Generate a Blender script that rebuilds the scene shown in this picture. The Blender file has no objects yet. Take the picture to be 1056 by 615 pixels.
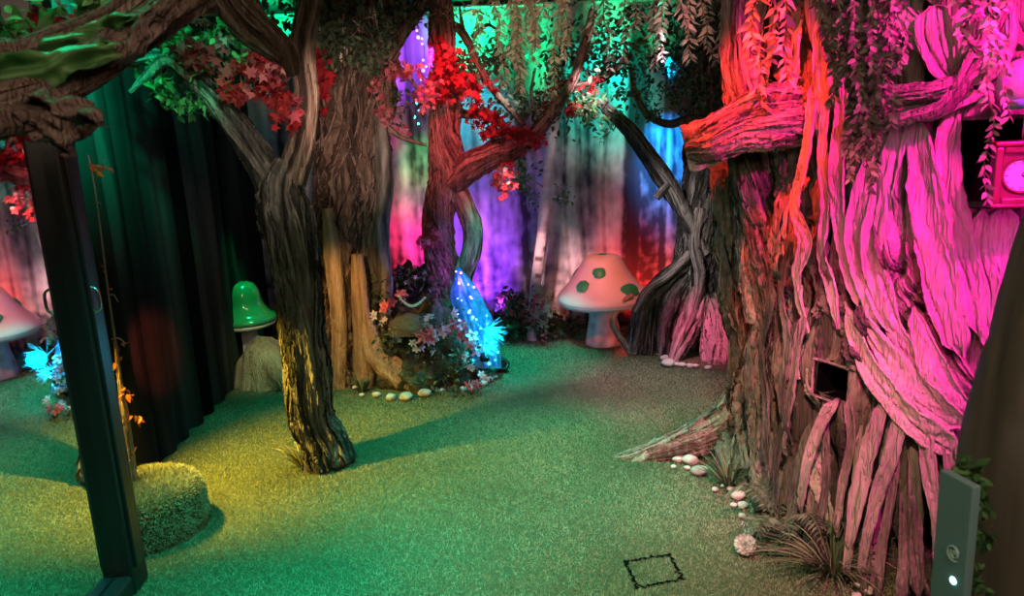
import bpy, math, random
import numpy as np
from mathutils import Matrix, Vector

C = bpy.context.scene.collection
PI = math.pi
R = math.radians
W, H = 1056, 615
F = 793.0
CAM = np.array([0.0, 0.0, 1.6])

# ------------------------------------------------------------------ camera
def _cdir(px, py):
    v = np.array([(px - W / 2) / F, (H / 2 - py) / F, -1.0])
    return v / np.linalg.norm(v)
_Y = _cdir(500, 130)
_X2 = _cdir(600, 130 - 100 * math.tan(R(2.8)))
_Z = np.cross(_X2, _Y); _Z /= np.linalg.norm(_Z)
if _Z[1] < 0: _Z = -_Z
_X = np.cross(_Y, _Z)
M3 = np.array([_X, _Y, _Z])                 # camera space -> world

def ray(px, py):
    return M3 @ _cdir(px, py)
def at(px, py, Y):
    d = ray(px, py)
    return CAM + d * (Y / d[1])
def ground(px, py, z=0.0):
    d = ray(px, py)
    return CAM + d * ((z - CAM[2]) / d[2])
def proj(p):
    c = M3.T @ (np.asarray(p, float) - CAM)
    return W / 2 + F * c[0] / -c[2], H / 2 - F * c[1] / -c[2]

cd = bpy.data.cameras.new('camera'); co = bpy.data.objects.new('camera', cd); C.objects.link(co)
cd.sensor_width = 36; cd.lens = F / W * 36; cd.clip_start = 0.02
mw = Matrix([list(M3[i]) + [CAM[i]] for i in range(3)] + [[0, 0, 0, 1]])
co.matrix_world = mw
cd.dof.use_dof = True; cd.dof.focus_distance = 3.8; cd.dof.aperture_fstop = 9.0
bpy.context.scene.camera = co

# ------------------------------------------------------------------ noise
_rng = np.random.RandomState(5)
_perm = np.concatenate([_rng.permutation(256)] * 3)
_gr = _rng.normal(size=(256, 3)); _gr /= np.linalg.norm(_gr, axis=1)[:, None]
def perlin(p):
    p = np.asarray(p, float)
    i = np.floor(p).astype(int); f = p - i; i &= 255
    u = f * f * f * (f * (f * 6 - 15) + 10)
    out = 0
    for dx in (0, 1):
        wx = u[..., 0] if dx else 1 - u[..., 0]
        for dy in (0, 1):
            wy = u[..., 1] if dy else 1 - u[..., 1]
            for dz in (0, 1):
                wz = u[..., 2] if dz else 1 - u[..., 2]
                h = _perm[_perm[_perm[i[..., 0] + dx] + i[..., 1] + dy] + i[..., 2] + dz]
                g = _gr[h]
                d = g[..., 0] * (f[..., 0] - dx) + g[..., 1] * (f[..., 1] - dy) + g[..., 2] * (f[..., 2] - dz)
                out = out + wx * wy * wz * d
    return out * 1.6
def fbm(p, o=3):
    p = np.asarray(p, float); s = 0; a = 1.0
    for k in range(o):
        s = s + a * perlin(p * 2 ** k + 17.3 * k); a *= .5
    return s
def sm(a, b, x):
    t = np.clip((x - a) / (b - a), 0, 1)
    return t * t * (3 - 2 * t)

# ------------------------------------------------------------------ mesh collecting
class MB:
    """collects pieces with a per-vertex tone; links them as one mesh object"""
    def __init__(s): s.v = []; s.f = []; s.t = []; s.n = 0
    def add(s, v, f, t=0.5):
        v = np.asarray(v, float).reshape(-1, 3)
        if not isinstance(f, list): f = [f]
        for a in f: s.f.append(np.asarray(a, int) + s.n)
        t = np.full(len(v), t) if np.isscalar(t) else np.asarray(t, float).ravel()
        s.v.append(v); s.t.append(t); s.n += len(v)
        return s
    def build(s, name, mat, parent=None, smooth=True, origin=None):
        v = np.concatenate(s.v); t = np.concatenate(s.t)
        me = bpy.data.meshes.new(name)
        off = np.zeros(3)
        if parent is not None: off = np.array(parent.location)
        if parent is not None and parent.parent is not None: off = off + np.array(parent.parent.location)
        if origin is not None: off = np.asarray(origin, float)
        v = v - off
        me.vertices.add(len(v)); me.vertices.foreach_set('co', v.astype(np.float32).ravel())
        loops = np.concatenate([a.ravel() for a in s.f]).astype(np.int32)
        tot = np.concatenate([np.full(len(a), a.shape[1]) for a in s.f]).astype(np.int32)
        st = np.concatenate([[0], np.cumsum(tot)[:-1]]).astype(np.int32)
        me.loops.add(len(loops)); me.loops.foreach_set('vertex_index', loops)
        me.polygons.add(len(tot)); me.polygons.foreach_set('loop_start', st)
        me.polygons.foreach_set('loop_total', tot)
        me.polygons.foreach_set('use_smooth', np.full(len(tot), bool(smooth)))
        me.update(calc_edges=True); me.validate()
        at_ = me.attributes.new('tone', 'FLOAT', 'POINT'); at_.data.foreach_set('value', t.astype(np.float32))
        me.materials.append(mat)
        o = bpy.data.objects.new(name, me); C.objects.link(o)
        if parent is not None: o.parent = parent
        elif origin is not None: o.location = off
        return o

def tag(o, label=None, cat=None, group=None, kind=None):
    if label: o['label'] = label
    if cat: o['category'] = cat
    if group: o['group'] = group
    if kind: o['kind'] = kind
    return o
def thing(name, label, cat, loc=(0, 0, 0), group=None):
    o = bpy.data.objects.new(name, None); C.objects.link(o)
    o.location = [float(x) for x in loc]; o.empty_display_size = .1
    return tag(o, label, cat, group)
def struct(o): o['kind'] = 'structure'; return o

def grid_faces(nv, nu, wrap=False, mask=None):
    j, i = np.meshgrid(np.arange(nv - 1), np.arange(nu if wrap else nu - 1), indexing='ij')
    i2 = (i + 1) % nu
    f = np.stack([j * nu + i, j * nu + i2, (j + 1) * nu + i2, (j + 1) * nu + i], -1)
    if mask is not None: f = f[mask[:f.shape[0], :f.shape[1]]]
    return f.reshape(-1, 4)

def catmull(P, n):
    P = np.asarray(P, float)
    if len(P) == 2: 
        t = np.linspace(0, 1, n)[:, None]; return P[0] * (1 - t) + P[1] * t
    Q = np.vstack([2 * P[:1] - P[1:2], P, 2 * P[-1:] - P[-2:-1]])
    t = np.linspace(0, len(P) - 1 - 1e-9, n); k = t.astype(int); u = (t - k)[:, None]
    a, b, c, d = Q[k], Q[k + 1], Q[k + 2], Q[k + 3]
    return .5 * (2 * b + (c - a) * u + (2 * a - 5 * b + 4 * c - d) * u * u + (3 * b - 3 * c + d - a) * u ** 3)

class Loft:
    """a limb: ridged, folded surface swept along a path"""
    def __init__(s, path, radii, nu=48, nv=80, amp=.12, crease=.12, folds=7, stretch=2.2, twist=0., seed=0, squash=1., ragged=0., hook=None, mask=None, cap=True, fine=.03):
        path = np.asarray(path, float)
        c = catmull(path, nv)
        r = np.interp(np.linspace(0, 1, nv), np.linspace(0, 1, len(radii)), radii)
        r = np.convolve(np.pad(r, 4, mode='edge'), np.ones(9) / 9, 'valid') if nv > 20 else r
        tg = np.gradient(c, axis=0); tg /= np.linalg.norm(tg, axis=1)[:, None]
        x = np.array([1., 0, 0]); x -= tg[0] * (x @ tg[0])
        if np.linalg.norm(x) < .2: x = np.array([0., 1, 0]); x -= tg[0] * (x @ tg[0])
        x /= np.linalg.norm(x); X = []
        for k in range(nv):
            x = x - tg[k] * (x @ tg[k]); x /= np.linalg.norm(x); X.append(x)
        X = np.array(X); Yv = np.cross(tg, X)
        L = np.concatenate([[0], np.cumsum(np.linalg.norm(np.diff(c, axis=0), axis=1))])
        s.c, s.r, s.X, s.Y, s.L, s.tg, s.nu, s.nv, s.seed, s.squash, s.twist = c, r, X, Yv, L, tg, nu, nv, seed, squash, twist
        th = np.linspace(0, 2 * PI, nu, endpoint=False)
        TH, LL = np.meshgrid(th, L)
        RR = r[:, None] * np.ones_like(TH)
        kk = folds / (2 * PI) * 1.3
        tw = TH + twist * LL
        w = np.stack([np.cos(TH) * 1.3, np.sin(TH) * 1.3, LL * 1.6 + seed * 3.1], -1)
        wa = perlin(w) * .7
        q = np.stack([np.cos(tw + wa) * kk + seed, np.sin(tw + wa) * kk, LL * stretch + seed * 1.7], -1)
        n1 = perlin(q)
        q2 = q * np.array([2.3, 2.3, 1.7]) + 31
        n2 = perlin(q2)
        q3 = q * np.array([6, 6, 5.]) + 51
        n3 = perlin(q3)
        q4 = q * np.array([4.2, 4.2, 3.2]) + wa[..., None] * 1.5 + 71
        n4 = perlin(q4)
        pil = np.sqrt(np.abs(n1) + .002)
        d = amp * (pil * 1.6 - .7) - crease * np.exp(-np.abs(n1) / .05) + amp * .5 * (np.sqrt(np.abs(n2) + .002) - .4) - crease * .5 * np.exp(-np.abs(n2) / .06) + amp * .32 * (np.sqrt(np.abs(n4) + .002) - .4) - crease * .28 * np.exp(-np.abs(n4) / .07) + fine * n3
        if ragged: 
            e = sm(.8, 1., LL / L[-1]); d = d + e * ragged * perlin(np.stack([np.cos(TH) * 3, np.sin(TH) * 3, LL * 9], -1))
        rad = RR * (1 + d)
        if hook is not None: rad = rad + hook(TH, LL, c)
        s.TH, s.LL, s.rad = TH, LL, rad
        s.tone = np.clip(.5 + .75 * perlin(q * np.array([1.2, 1.2, .5]) + 77) + .25 * n3, 0, 1)
        s.P = s.pos(TH, rad, np.arange(nv)[:, None] * np.ones_like(TH, int))
        s.mask, s.cap = mask, cap
    def pos(s, th, rad, k):
        k = k.astype(int)
        return s.c[k] + (np.cos(th) * rad)[..., None] * s.X[k] + (np.sin(th) * rad * s.squash)[..., None] * s.Y[k]
    def into(s, mb):
        mb.add(s.P, grid_faces(s.nv, s.nu, True, s.mask), s.tone)
        if s.cap:
            for k in (0, s.nv - 1):
                v = np.vstack([s.c[k][None], s.P[k]])
                f = np.array([[0, 1 + i, 1 + (i + 1) % s.nu] for i in range(s.nu)])
                mb.add(v, f, .3)
        return s
    def strips(s, mb, n, w=(.15, .4), lift=.06, seed=1, thr=None, span=(.25, .8), wander=.8, tone=(.2, .9), flow=None, avoid=None, ruff=1.):
        """torn strips of bark lying over the limb"""
        rg = np.random.RandomState(seed)
        for _ in range(n):
            if thr is None: t0 = rg.uniform(0, 2 * PI)
            else: t0 = rg.uniform(*thr)
            ln = rg.uniform(*span); a = rg.uniform(-.05, 1.02 - ln); 
            k0 = int(np.clip(a, 0, 1) * (s.nv - 1)); k1 = int(np.clip(a + ln, 0, 1) * (s.nv - 1))
            if k1 - k0 < 5: continue
            k = np.arange(k0, k1 + 1); ww = rg.uniform(*w)
            u = np.linspace(0, 1, len(k))
            sd = rg.uniform(0, 99)
            tc = t0 + wander * perlin(np.stack([s.L[k] * 1.3, 0 * u + sd, 0 * u], -1)) - s.twist * s.L[k]
            if flow is not None:
                tt = t0; tc = np.zeros(len(k)); wn = wander * perlin(np.stack([s.L[k] * 1.3, 0 * u + sd, 0 * u], -1))
                for q_ in range(len(k) - 1, -1, -1):
                    tc[q_] = tt; tt = tt + flow(tt, s.L[k[q_]]) * (s.L[k[1]] - s.L[k[0]])
                tc = tc + wn
            wid = ww * (np.sin(PI * np.clip(u * .9 + .07, 0, 1)) ** .5) * (.7 + .6 * np.abs(perlin(np.stack([s.L[k] * 4, 0 * u + sd, 0 * u + 5], -1))))
            if avoid is not None and avoid(tc, s.L[k], wid): continue
            m = 11
            x = np.linspace(-1, 1, m)
            th = tc[:, None] + wid[:, None] * x[None] * .5
            prof = lift * (.15 + .85 * np.abs(x) ** 1.6)
            ck = perlin(np.stack([s.L[k][:, None] * 7 + 0 * x, 2.6 * x[None] + 0 * u[:, None] + s.L[k][:, None] * 2, sd + 0 * th], -1))
            c2 = perlin(np.stack([s.L[k][:, None] * 22 + 0 * x, 5 * x[None] + 0 * u[:, None] - s.L[k][:, None] * 9, sd + 0 * th], -1))
            cr = ruff * lift * (1.1 * (np.sqrt(np.abs(ck) + .002) - .45) + .45 * c2)
            th = th + .12 * wid[:, None] * x[None] * perlin(np.stack([s.L[k][:, None] * 30 + 0 * x, 0 * th + np.sign(x)[None] * 3, sd + 0 * th], -1))
            base = np.take_along_axis(s.rad[k], ((th / (2 * PI) * s.nu).astype(int)) % s.nu, 1) / s.r[k][:, None]
            b0 = np.maximum(base, .92)
            b0 = (b0 + b0.mean(1, keepdims=True)) * .5
            rad = s.r[k][:, None] * (b0 + prof[None] + cr + .01 - .02 * (np.abs(x) > .9))
            P = s.pos(th, rad, np.repeat(k[:, None], m, 1))
            t = rg.uniform(*tone)
            mb.add(P, grid_faces(len(k), m), np.clip(t + .15 * perlin(P * 9), 0, 1))
        return s

def tube(path, radii, nu=10, nv=24):
    return Loft(path, radii, nu, nv, amp=0, crease=0, folds=3, fine=0)
def limb(mb, path, radii, strips=6, sw=(.3, .8), **k):
    sd = k.get('seed', 0)
    l = Loft(path, radii, **k).into(mb)
    if strips:
        l.strips(mb, strips, w=sw, seed=sd + 100, tone=(.1, .8))
        f_ = min(1., .11 / max(.03, np.mean(radii)))
        l.strips(mb, int(strips * 1.3), w=(.05 * f_ + .02, .13 * f_ + .03), lift=.07, seed=sd + 300, span=(.12, .5), wander=1.0, tone=(.6, 1.05))
        l.strips(mb, int(strips * .7), w=(.05 * f_ + .02, .12 * f_ + .03), lift=.10, seed=sd + 500, span=(.08, .3), wander=1.4, tone=(0., .3))
    return l

# ------------------------------------------------------------------ leaf and petal templates (unit length along +Y, face +Z)
def T(v, f): return np.array(v, float), np.array(f, int)
OVATE = T([(0, 0, 0), (-.22, .3, .06), (.22, .3, .06), (0, .35, 0), (-.2, .65, .05), (.2, .65, .05), (0, .7, -.02), (0, 1, -.1)],
          [(0, 3, 1), (0, 2, 3), (1, 3, 6), (1, 6, 4), (3, 2, 5), (3, 5, 6), (4, 6, 7), (6, 5, 7)])
LANCE = T([(0, 0, 0), (-.11, .4, .04), (.11, .4, .04), (0, .45, 0), (0, 1, -.12)], [(0, 3, 1), (0, 2, 3), (1, 3, 4), (3, 2, 4)])
def _maple():
    v = [(0, .42, .03)]; pts = []
    lob = [(-90, .42), (-65, .2), (-35, .5), (-5, .26), (25, .62), (55, .27), (90, .62), (125, .27), (155, .62), (185, .26), (215, .5), (245, .2)]
    for a, r in lob: pts.append((r * math.cos(R(a)), .42 + r * math.sin(R(a)), -.1 * r + (.07 if r < .3 else 0)))
    v += pts
    return T(v, [(0, 1 + i, 1 + (i + 1) % 12) for i in range(12)])
MAPLE = _maple()
def _flower(n=5, cup=.35):
    V = []; Fa = []
    for k in range(n):
        a = 2 * PI * k / n; c, s_ = math.cos(a), math.sin(a)
        for (x, y, z) in [(0, .05, 0), (-.3, .45, cup * .5), (.3, .45, cup * .5), (0, .5, cup * .35), (-.15, .9, cup), (.15, .9, cup), (0, 1, cup * .9)]:
            V.append((x * c - y * s_, x * s_ + y * c, z))
        b = 7 * k
        Fa += [(b, b + 3, b + 1), (b, b + 2, b + 3), (b + 1, b + 3, b + 4), (b + 3, b + 2, b + 5), (b + 3, b + 6, b + 4), (b + 3, b + 5, b + 6)]
    return T(V, Fa)
FLOWER = _flower()
BLADE = T([(-.06, 0, 0), (.06, 0, 0), (.045, .5, -.06), (-.045, .5, -.06), (0, 1, -.3)], [(0, 1, 2), (0, 2, 3), (3, 2, 4)])
NEEDLE = T([(-.035, 0, 0), (.035, 0, 0), (0, 1, -.1)], [(0, 1, 2)])

def inst(mb, tpl, pos, d, up, size, tone):
    """many leaves at once: d = growing direction, up = face normal"""
    v, f = tpl
    pos, d, up = np.asarray(pos, float), np.asarray(d, float), np.asarray(up, float)
    d = d / (np.linalg.norm(d, axis=1)[:, None] + 1e-9)
    x = np.cross(d, up); x /= np.linalg.norm(x, axis=1)[:, None] + 1e-9
    z = np.cross(x, d)
    size = np.broadcast_to(size, len(pos)); tone = np.broadcast_to(tone, len(pos))
    P = pos[:, None] + size[:, None, None] * (v[None, :, 0, None] * x[:, None] + v[None, :, 1, None] * d[:, None] + v[None, :, 2, None] * z[:, None])
    n = len(pos)
    fa = (f[None] + (np.arange(n) * len(v))[:, None, None]).reshape(-1, f.shape[1])
    mb.add(P.reshape(-1, 3), fa, np.repeat(tone, len(v)))
def rdirs(rg, n, bias=(0, 0, 0)):
    d = rg.normal(size=(n, 3)) + np.array(bias); return d / np.linalg.norm(d, axis=1)[:, None]
def cloud(mb, c, spread, n, size, tpl, seed, droop=.5, tone=(0, 1)):
    rg = np.random.RandomState(seed)
    # leaves gathered on a few twigs so the mass has gaps
    nt = max(3, n // 9)
    tw = np.array(c) + rg.normal(size=(nt, 3)) * np.array(spread) * .55
    k = rg.randint(0, nt, n)
    p = tw[k] + rg.normal(size=(n, 3)) * np.minimum(np.array(spread) * .35, size * 1.3)
    inst(mb, tpl, p, rdirs(rg, n, (0, 0, -droop)), rdirs(rg, n, (0, -.6, .5)), size * rg.uniform(.65, 1.25, n), rg.uniform(tone[0], tone[1], n))

# ------------------------------------------------------------------ materials
def mat(name, cols, rough=.8, noise=(8, 8, 8), mix=.35, bump=.4, bscale=(30, 30, 30), bdist=.01, sub=0., emit=None, metal=0., spec=.3, trans=0., crinkle=False):
    """tone attribute plus noise through a colour ramp, with bump"""
    m = bpy.data.materials.new(name); m.use_nodes = True
    nt = m.node_tree; N = nt.nodes; Lk = nt.links
    b = N['Principled BSDF']
    b.inputs['Roughness'].default_value = rough; b.inputs['Metallic'].default_value = metal
    b.inputs['Specular IOR Level'].default_value = spec
    tc = N.new('ShaderNodeTexCoord')
    mp = N.new('ShaderNodeMapping'); mp.inputs['Scale'].default_value = noise; Lk.new(tc.outputs['Object'], mp.inputs[0])
    nz = N.new('ShaderNodeTexNoise'); nz.inputs['Scale'].default_value = 1; nz.inputs['Detail'].default_value = 5; Lk.new(mp.outputs[0], nz.inputs[0])
    a = N.new('ShaderNodeAttribute'); a.attribute_name = 'tone'
    mx = N.new('ShaderNodeMath'); mx.operation = 'MULTIPLY_ADD'; Lk.new(nz.outputs[0], mx.inputs[0]); mx.inputs[1].default_value = mix * 2
    sb = N.new('ShaderNodeMath'); sb.operation = 'SUBTRACT'; Lk.new(a.outputs['Fac'], sb.inputs[0]); sb.inputs[1].default_value = mix
    Lk.new(sb.outputs[0], mx.inputs[2])
    cr = N.new('ShaderNodeValToRGB'); e = cr.color_ramp.elements
    while len(e) < len(cols): e.new(.5)
    for i, c in enumerate(cols):
        e[i].position = i / max(1, len(cols) - 1); e[i].color = (*c, 1)
    Lk.new(mx.outputs[0], cr.inputs[0]); Lk.new(cr.outputs[0], b.inputs['Base Color'])
    if bump:
        mp2 = N.new('ShaderNodeMapping'); mp2.inputs['Scale'].default_value = bscale; Lk.new(tc.outputs['Object'], mp2.inputs[0])
        n2 = N.new('ShaderNodeTexNoise'); n2.inputs['Scale'].default_value = 1; n2.inputs['Detail'].default_value = 6; Lk.new(mp2.outputs[0], n2.inputs[0])
        bp = N.new('ShaderNodeBump'); bp.inputs['Strength'].default_value = bump; bp.inputs['Distance'].default_value = bdist
        hsrc = n2.outputs[0]
        if crinkle:
            def mth(op, a_, v_):
                q = N.new('ShaderNodeMath'); q.operation = op; Lk.new(a_, q.inputs[0])
                if v_ is not None: q.inputs[1].default_value = v_
                return q.outputs[0]
            n2.inputs['Detail'].default_value = 2; n2.inputs['Distortion'].default_value = .6
            h1 = mth('POWER', mth('ABSOLUTE', mth('SUBTRACT', n2.outputs[0], .5), None), .5)
            n3 = N.new('ShaderNodeTexNoise'); n3.inputs['Scale'].default_value = 2.7; n3.inputs['Detail'].default_value = 4; Lk.new(mp2.outputs[0], n3.inputs[0])
            ad = N.new('ShaderNodeMath'); ad.operation = 'MULTIPLY_ADD'; Lk.new(n3.outputs[0], ad.inputs[0]); ad.inputs[1].default_value = .5; Lk.new(h1, ad.inputs[2])
            hsrc = ad.outputs[0]
        Lk.new(hsrc, bp.inputs['Height']); Lk.new(bp.outputs[0], b.inputs['Normal'])
    if emit:
        b.inputs['Emission Color'].default_value = (*emit[:3], 1); b.inputs['Emission Strength'].default_value = emit[3]
    if sub:
        t = N.new('ShaderNodeBsdfTranslucent'); Lk.new(cr.outputs[0], t.inputs[0])
        ms = N.new('ShaderNodeMixShader'); ms.inputs[0].default_value = sub
        Lk.new(b.outputs[0], ms.inputs[1]); Lk.new(t.outputs[0], ms.inputs[2])
        Lk.new(ms.outputs[0], N['Material Output'].inputs[0])
    if trans:
        t = N.new('ShaderNodeBsdfTransparent')
        src = N['Material Output'].inputs[0].links[0].from_socket
        ms = N.new('ShaderNodeMixShader'); ms.inputs[0].default_value = trans
        Lk.new(src, ms.inputs[1]); Lk.new(t.outputs[0], ms.inputs[2]); Lk.new(ms.outputs[0], N['Material Output'].inputs[0])
    return m

BK = dict(noise=(42, 42, 7), mix=.45, bscale=(60, 60, 13), bump=.9, bdist=.02, spec=.25, crinkle=True)
m_bark = mat('brown_bark', [(.02, .014, .011), (.09, .06, .045), (.22, .16, .12), (.40, .32, .25)], **BK)
m_grey = mat('grey_bark', [(.018, .018, .016), (.07, .068, .06), (.18, .17, .15), (.42, .40, .36)], **BK)
m_giant = mat('draped_cloth_bark', [(.05, .048, .04), (.24, .21, .18), (.46, .40, .36), (.62, .55, .50)], noise=(14, 14, 3), bscale=(42, 42, 7), bump=.8, bdist=.02, spec=.25, mix=.3, crinkle=True)
m_olive = mat('olive_bark', [(.03, .03, .022), (.11, .11, .08), (.22, .20, .15), (.36, .31, .25)], **BK)
m_slab = mat('pale_wood_slab', [(.22, .15, .09), (.42, .31, .19), (.6, .47, .32)], **BK)
m_root = mat('pale_root', [(.2, .14, .09), (.45, .34, .22), (.66, .54, .38)], **BK)
m_paleroot = mat('beige_root', [(.10, .08, .06), (.26, .21, .16), (.44, .37, .29), (.58, .5, .42)], **BK)
m_smooth = mat('smooth_dark_bark', [(.075, .068, .052), (.13, .115, .09), (.19, .165, .13)], noise=(6, 6, 1.2), bscale=(30, 30, 6), bump=.25, bdist=.01, rough=.6)
m_redbark = mat('reddish_bark', [(.04, .02, .018), (.17, .08, .07), (.34, .17, .14), (.45, .28, .24)], **BK)
m_near = mat('bough_bark', [(.05, .035, .03), (.14, .10, .085), (.24, .18, .15)], **BK)  # dull dark brown for the bough close overhead
m_birch = mat('birch_bark', [(.12, .1, .09), (.5, .45, .42), (.75, .7, .67)], noise=(10, 10, 25), bump=.4)
m_red = mat('red_leaf', [(.22, .008, .012), (.48, .025, .035), (.62, .08, .07)], rough=.6, sub=.3, bump=0, mix=.1)
m_pink = mat('pink_leaf', [(.3, .03, .05), (.6, .13, .16), (.75, .33, .33)], rough=.6, sub=.3, bump=0, mix=.1)
m_green = mat('green_leaf', [(.02, .06, .02), (.07, .2, .06), (.2, .36, .14)], rough=.5, sub=.3, bump=0, mix=.1)
m_dark = mat('dark_leaf', [(.02, .032, .018), (.06, .10, .05), (.15, .20, .11)], rough=.6, sub=.2, bump=0, mix=.1)
m_tan = mat('tan_leaf', [(.2, .15, .1), (.4, .31, .22), (.6, .48, .36)], rough=.7, sub=.25, bump=0, mix=.1)
m_pale = mat('pale_leaf', [(.3, .27, .24), (.5, .45, .40), (.7, .64, .58)], rough=.7, sub=.2, bump=0, mix=.1)
m_sage = mat('grey_green_leaf', [(.07, .08, .06), (.19, .21, .16), (.42, .40, .34)], rough=.7, sub=.2, bump=0, mix=.1)
m_orange = mat('orange_leaf', [(.5, .12, .03), (.7, .22, .05), (.7, .4, .08)], rough=.6, sub=.3, bump=0, mix=.1)
m_white = mat('white_petal', [(.6, .57, .52), (.8, .78, .74)], rough=.6, sub=.2, bump=0, mix=.1)
m_pinkf = mat('pink_petal', [(.55, .06, .1), (.75, .16, .2), (.85, .4, .42)], rough=.6, sub=.2, bump=0, mix=.1)
m_turf = mat('turf_blade', [(.10, .13, .07), (.26, .31, .18), (.44, .46, .30)], rough=.7, bump=0, mix=.12, noise=(1.2, 1.2, 1.2), spec=.15)
m_floor = mat('turf_backing', [(.03, .04, .022), (.065, .085, .045), (.11, .13, .07)], rough=.95, noise=(60, 60, 60), bscale=(120, 120, 120), bump=.8, spec=.05)
m_stone = mat('pale_stone', [(.28, .25, .22), (.5, .46, .41), (.68, .64, .58)], rough=.7, noise=(14, 14, 14), bscale=(60, 60, 60), bump=.25)
m_moss = mat('mossy_rock', [(.015, .02, .012), (.05, .065, .035), (.13, .14, .09)], rough=.95, noise=(12, 12, 12), bscale=(50, 50, 50), bump=1., bdist=.03)
m_drape = mat('printed_forest_cloth', [(.05, .05, .055), (.26, .26, .28), (.5, .5, .52), (.72, .72, .74)], rough=.9, noise=(5, 5, .5), mix=.16, bscale=(90, 90, 40), bump=.15, spec=.1)
m_black = mat('dark_forest_cloth', [(.002, .003, .003), (.016, .019, .018), (.06, .066, .063)], rough=.95, noise=(6, 6, .4), mix=.12, bscale=(90, 90, 40), bump=.1, spec=.05)
m_wall = mat('black_paint', [(.012, .012, .012), (.02, .02, .02)], rough=.95, bump=.1)
m_ceil = mat('dark_ceiling', [(.10, .10, .10), (.17, .17, .17)], rough=.95, bump=.2)
m_frame = mat('black_frame_metal', [(.010, .011, .013), (.016, .017, .02)], rough=.35, bump=.05, spec=.5)
m_steel = mat('bright_steel', [(.6, .6, .6), (.75, .75, .75)], rough=.25, metal=1, bump=0)
m_mirror = mat('silvered_glass', [(.86, .88, .88), (.9, .92, .92)], rough=.015, metal=1, bump=0, mix=.02)
m_cap = mat('cream_cap', [(.55, .48, .42), (.74, .68, .62), (.82, .78, .73)], rough=.35, noise=(7, 7, 7), bscale=(40, 40, 40), bump=.12, spec=.5)
m_stem = mat('mottled_stem', [(.3, .3, .3), (.55, .55, .54), (.75, .74, .72)], rough=.6, noise=(16, 16, 9), mix=.5, bscale=(50, 50, 30), bump=.3)
m_gspot = mat('green_spot', [(.02, .28, .10), (.05, .45, .2)], rough=.4, bump=0)
m_greencap = mat('glossy_green_cap', [(.015, .13, .06), (.04, .26, .12)], rough=.12, noise=(9, 9, 9), bump=.05, spec=.7)
m_gill = mat('pale_gills', [(.45, .42, .36), (.65, .62, .55)], rough=.7, bump=.2)
m_maroon = mat('maroon_wood', [(.10, .012, .02), (.2, .03, .045)], rough=.35, bump=.1, spec=.5)
m_dial = mat('ivory_dial', [(.75, .72, .66), (.82, .8, .74)], rough=.4, bump=0)
m_ink = mat('black_ink', [(.01, .01, .01), (.015, .015, .015)], rough=.5, bump=0)
m_void = mat('black_lining', [(.003, .003, .003), (.005, .005, .005)], rough=1, bump=0, spec=0)
m_panel = mat('teal_grey_panel', [(.19, .34, .36), (.22, .38, .40)], rough=.4, bump=.03)
m_panelmark = mat('pale_mark', [(.5, .75, .72), (.6, .85, .8)], rough=.4, bump=0)
m_led = mat('lit_button', [(.6, .9, .85), (.6, .9, .85)], bump=0, emit=(.55, 1, .95, 2.))
m_globe = mat('frosted_globe', [(.7, .7, .72), (.8, .8, .8)], rough=.25, bump=.1, sub=.3, noise=(30, 30, 30))
m_globerim = mat('turquoise_rim', [(.1, .5, .5), (.2, .65, .62)], rough=.2, bump=0)
def led(name, c, s): return mat(name, [c, c], bump=0, emit=(*c, s))
m_ledc = led('cyan_bulb', (.05, .7, 1.), 4); m_ledb = led('blue_bulb', (.1, .35, 1.), 4); m_ledp = led('violet_bulb', (.55, .2, 1.), 4)
m_net = mat('sheer_blue_net', [(.05, .15, .5), (.12, .4, .8), (.4, .7, .9)], rough=.4, sub=.5, noise=(40, 40, 40), mix=.5, bump=.4, trans=.35)
m_fiber = mat('light_fiber', [(.1, .5, .6), (.3, .8, .9)], bump=0, emit=(.02, .55, .7, .3))
m_rail = mat('cyan_rail', [(.3, .5, .5), (.5, .6, .6)], rough=.3, metal=.6, bump=0)

# ------------------------------------------------------------------ room shell
XL, XR, YB, YF, ZC = -1.86, 3.1, 6.06, -.9, 2.5
def box(mb, lo, hi, t=.5):
    x0, y0, z0 = lo; x1, y1, z1 = hi
    v = [(x0, y0, z0), (x1, y0, z0), (x1, y1, z0), (x0, y1, z0), (x0, y0, z1), (x1, y0, z1), (x1, y1, z1), (x0, y1, z1)]
    f = [(0, 3, 2, 1), (4, 5, 6, 7), (0, 1, 5, 4), (1, 2, 6, 5), (2, 3, 7, 6), (3, 0, 4, 7)]
    mb.add(v, np.array(f), t); return mb
def bbox(mb, lo, hi, b=.006, t=.5):
    """box with chamfered edges"""
    import bmesh
    bm = bmesh.new(); bmesh.ops.create_cube(bm, size=1)
    lo, hi = np.array(lo, float), np.array(hi, float)
    for v in bm.verts: v.co = Vector((np.array(v.co) + .5) * (hi - lo) + lo)
    bmesh.ops.bevel(bm, geom=bm.edges[:], offset=b, segments=2, profile=.5, affect='EDGES')
    bm.verts.index_update()
    v = np.array([tuple(q.co) for q in bm.verts]); fs = {}
    for f in bm.faces: fs.setdefault(len(f.verts), []).append([q.index for q in f.verts])
    mb.add(v, [np.array(a) for a in fs.values()], t); bm.free(); return mb
struct(box(MB(), (XL, YF, -.1), (XR, YB, 0)).build('floor', m_floor, smooth=False))
struct(box(MB(), (XL, YF, ZC), (XR, YB, ZC + .1)).build('ceiling', m_ceil, smooth=False))
struct(box(MB(), (XL - .1, YF, 0), (XL, YB, ZC)).build('wall_left', m_wall, smooth=False))
struct(box(MB(), (XR, YF, 0), (XR + .1, YB, ZC)).build('wall_right', m_wall, smooth=False))
struct(box(MB(), (XL, YB, 0), (XR, YB + .1, ZC)).build('wall_back', m_wall, smooth=False))
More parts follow.
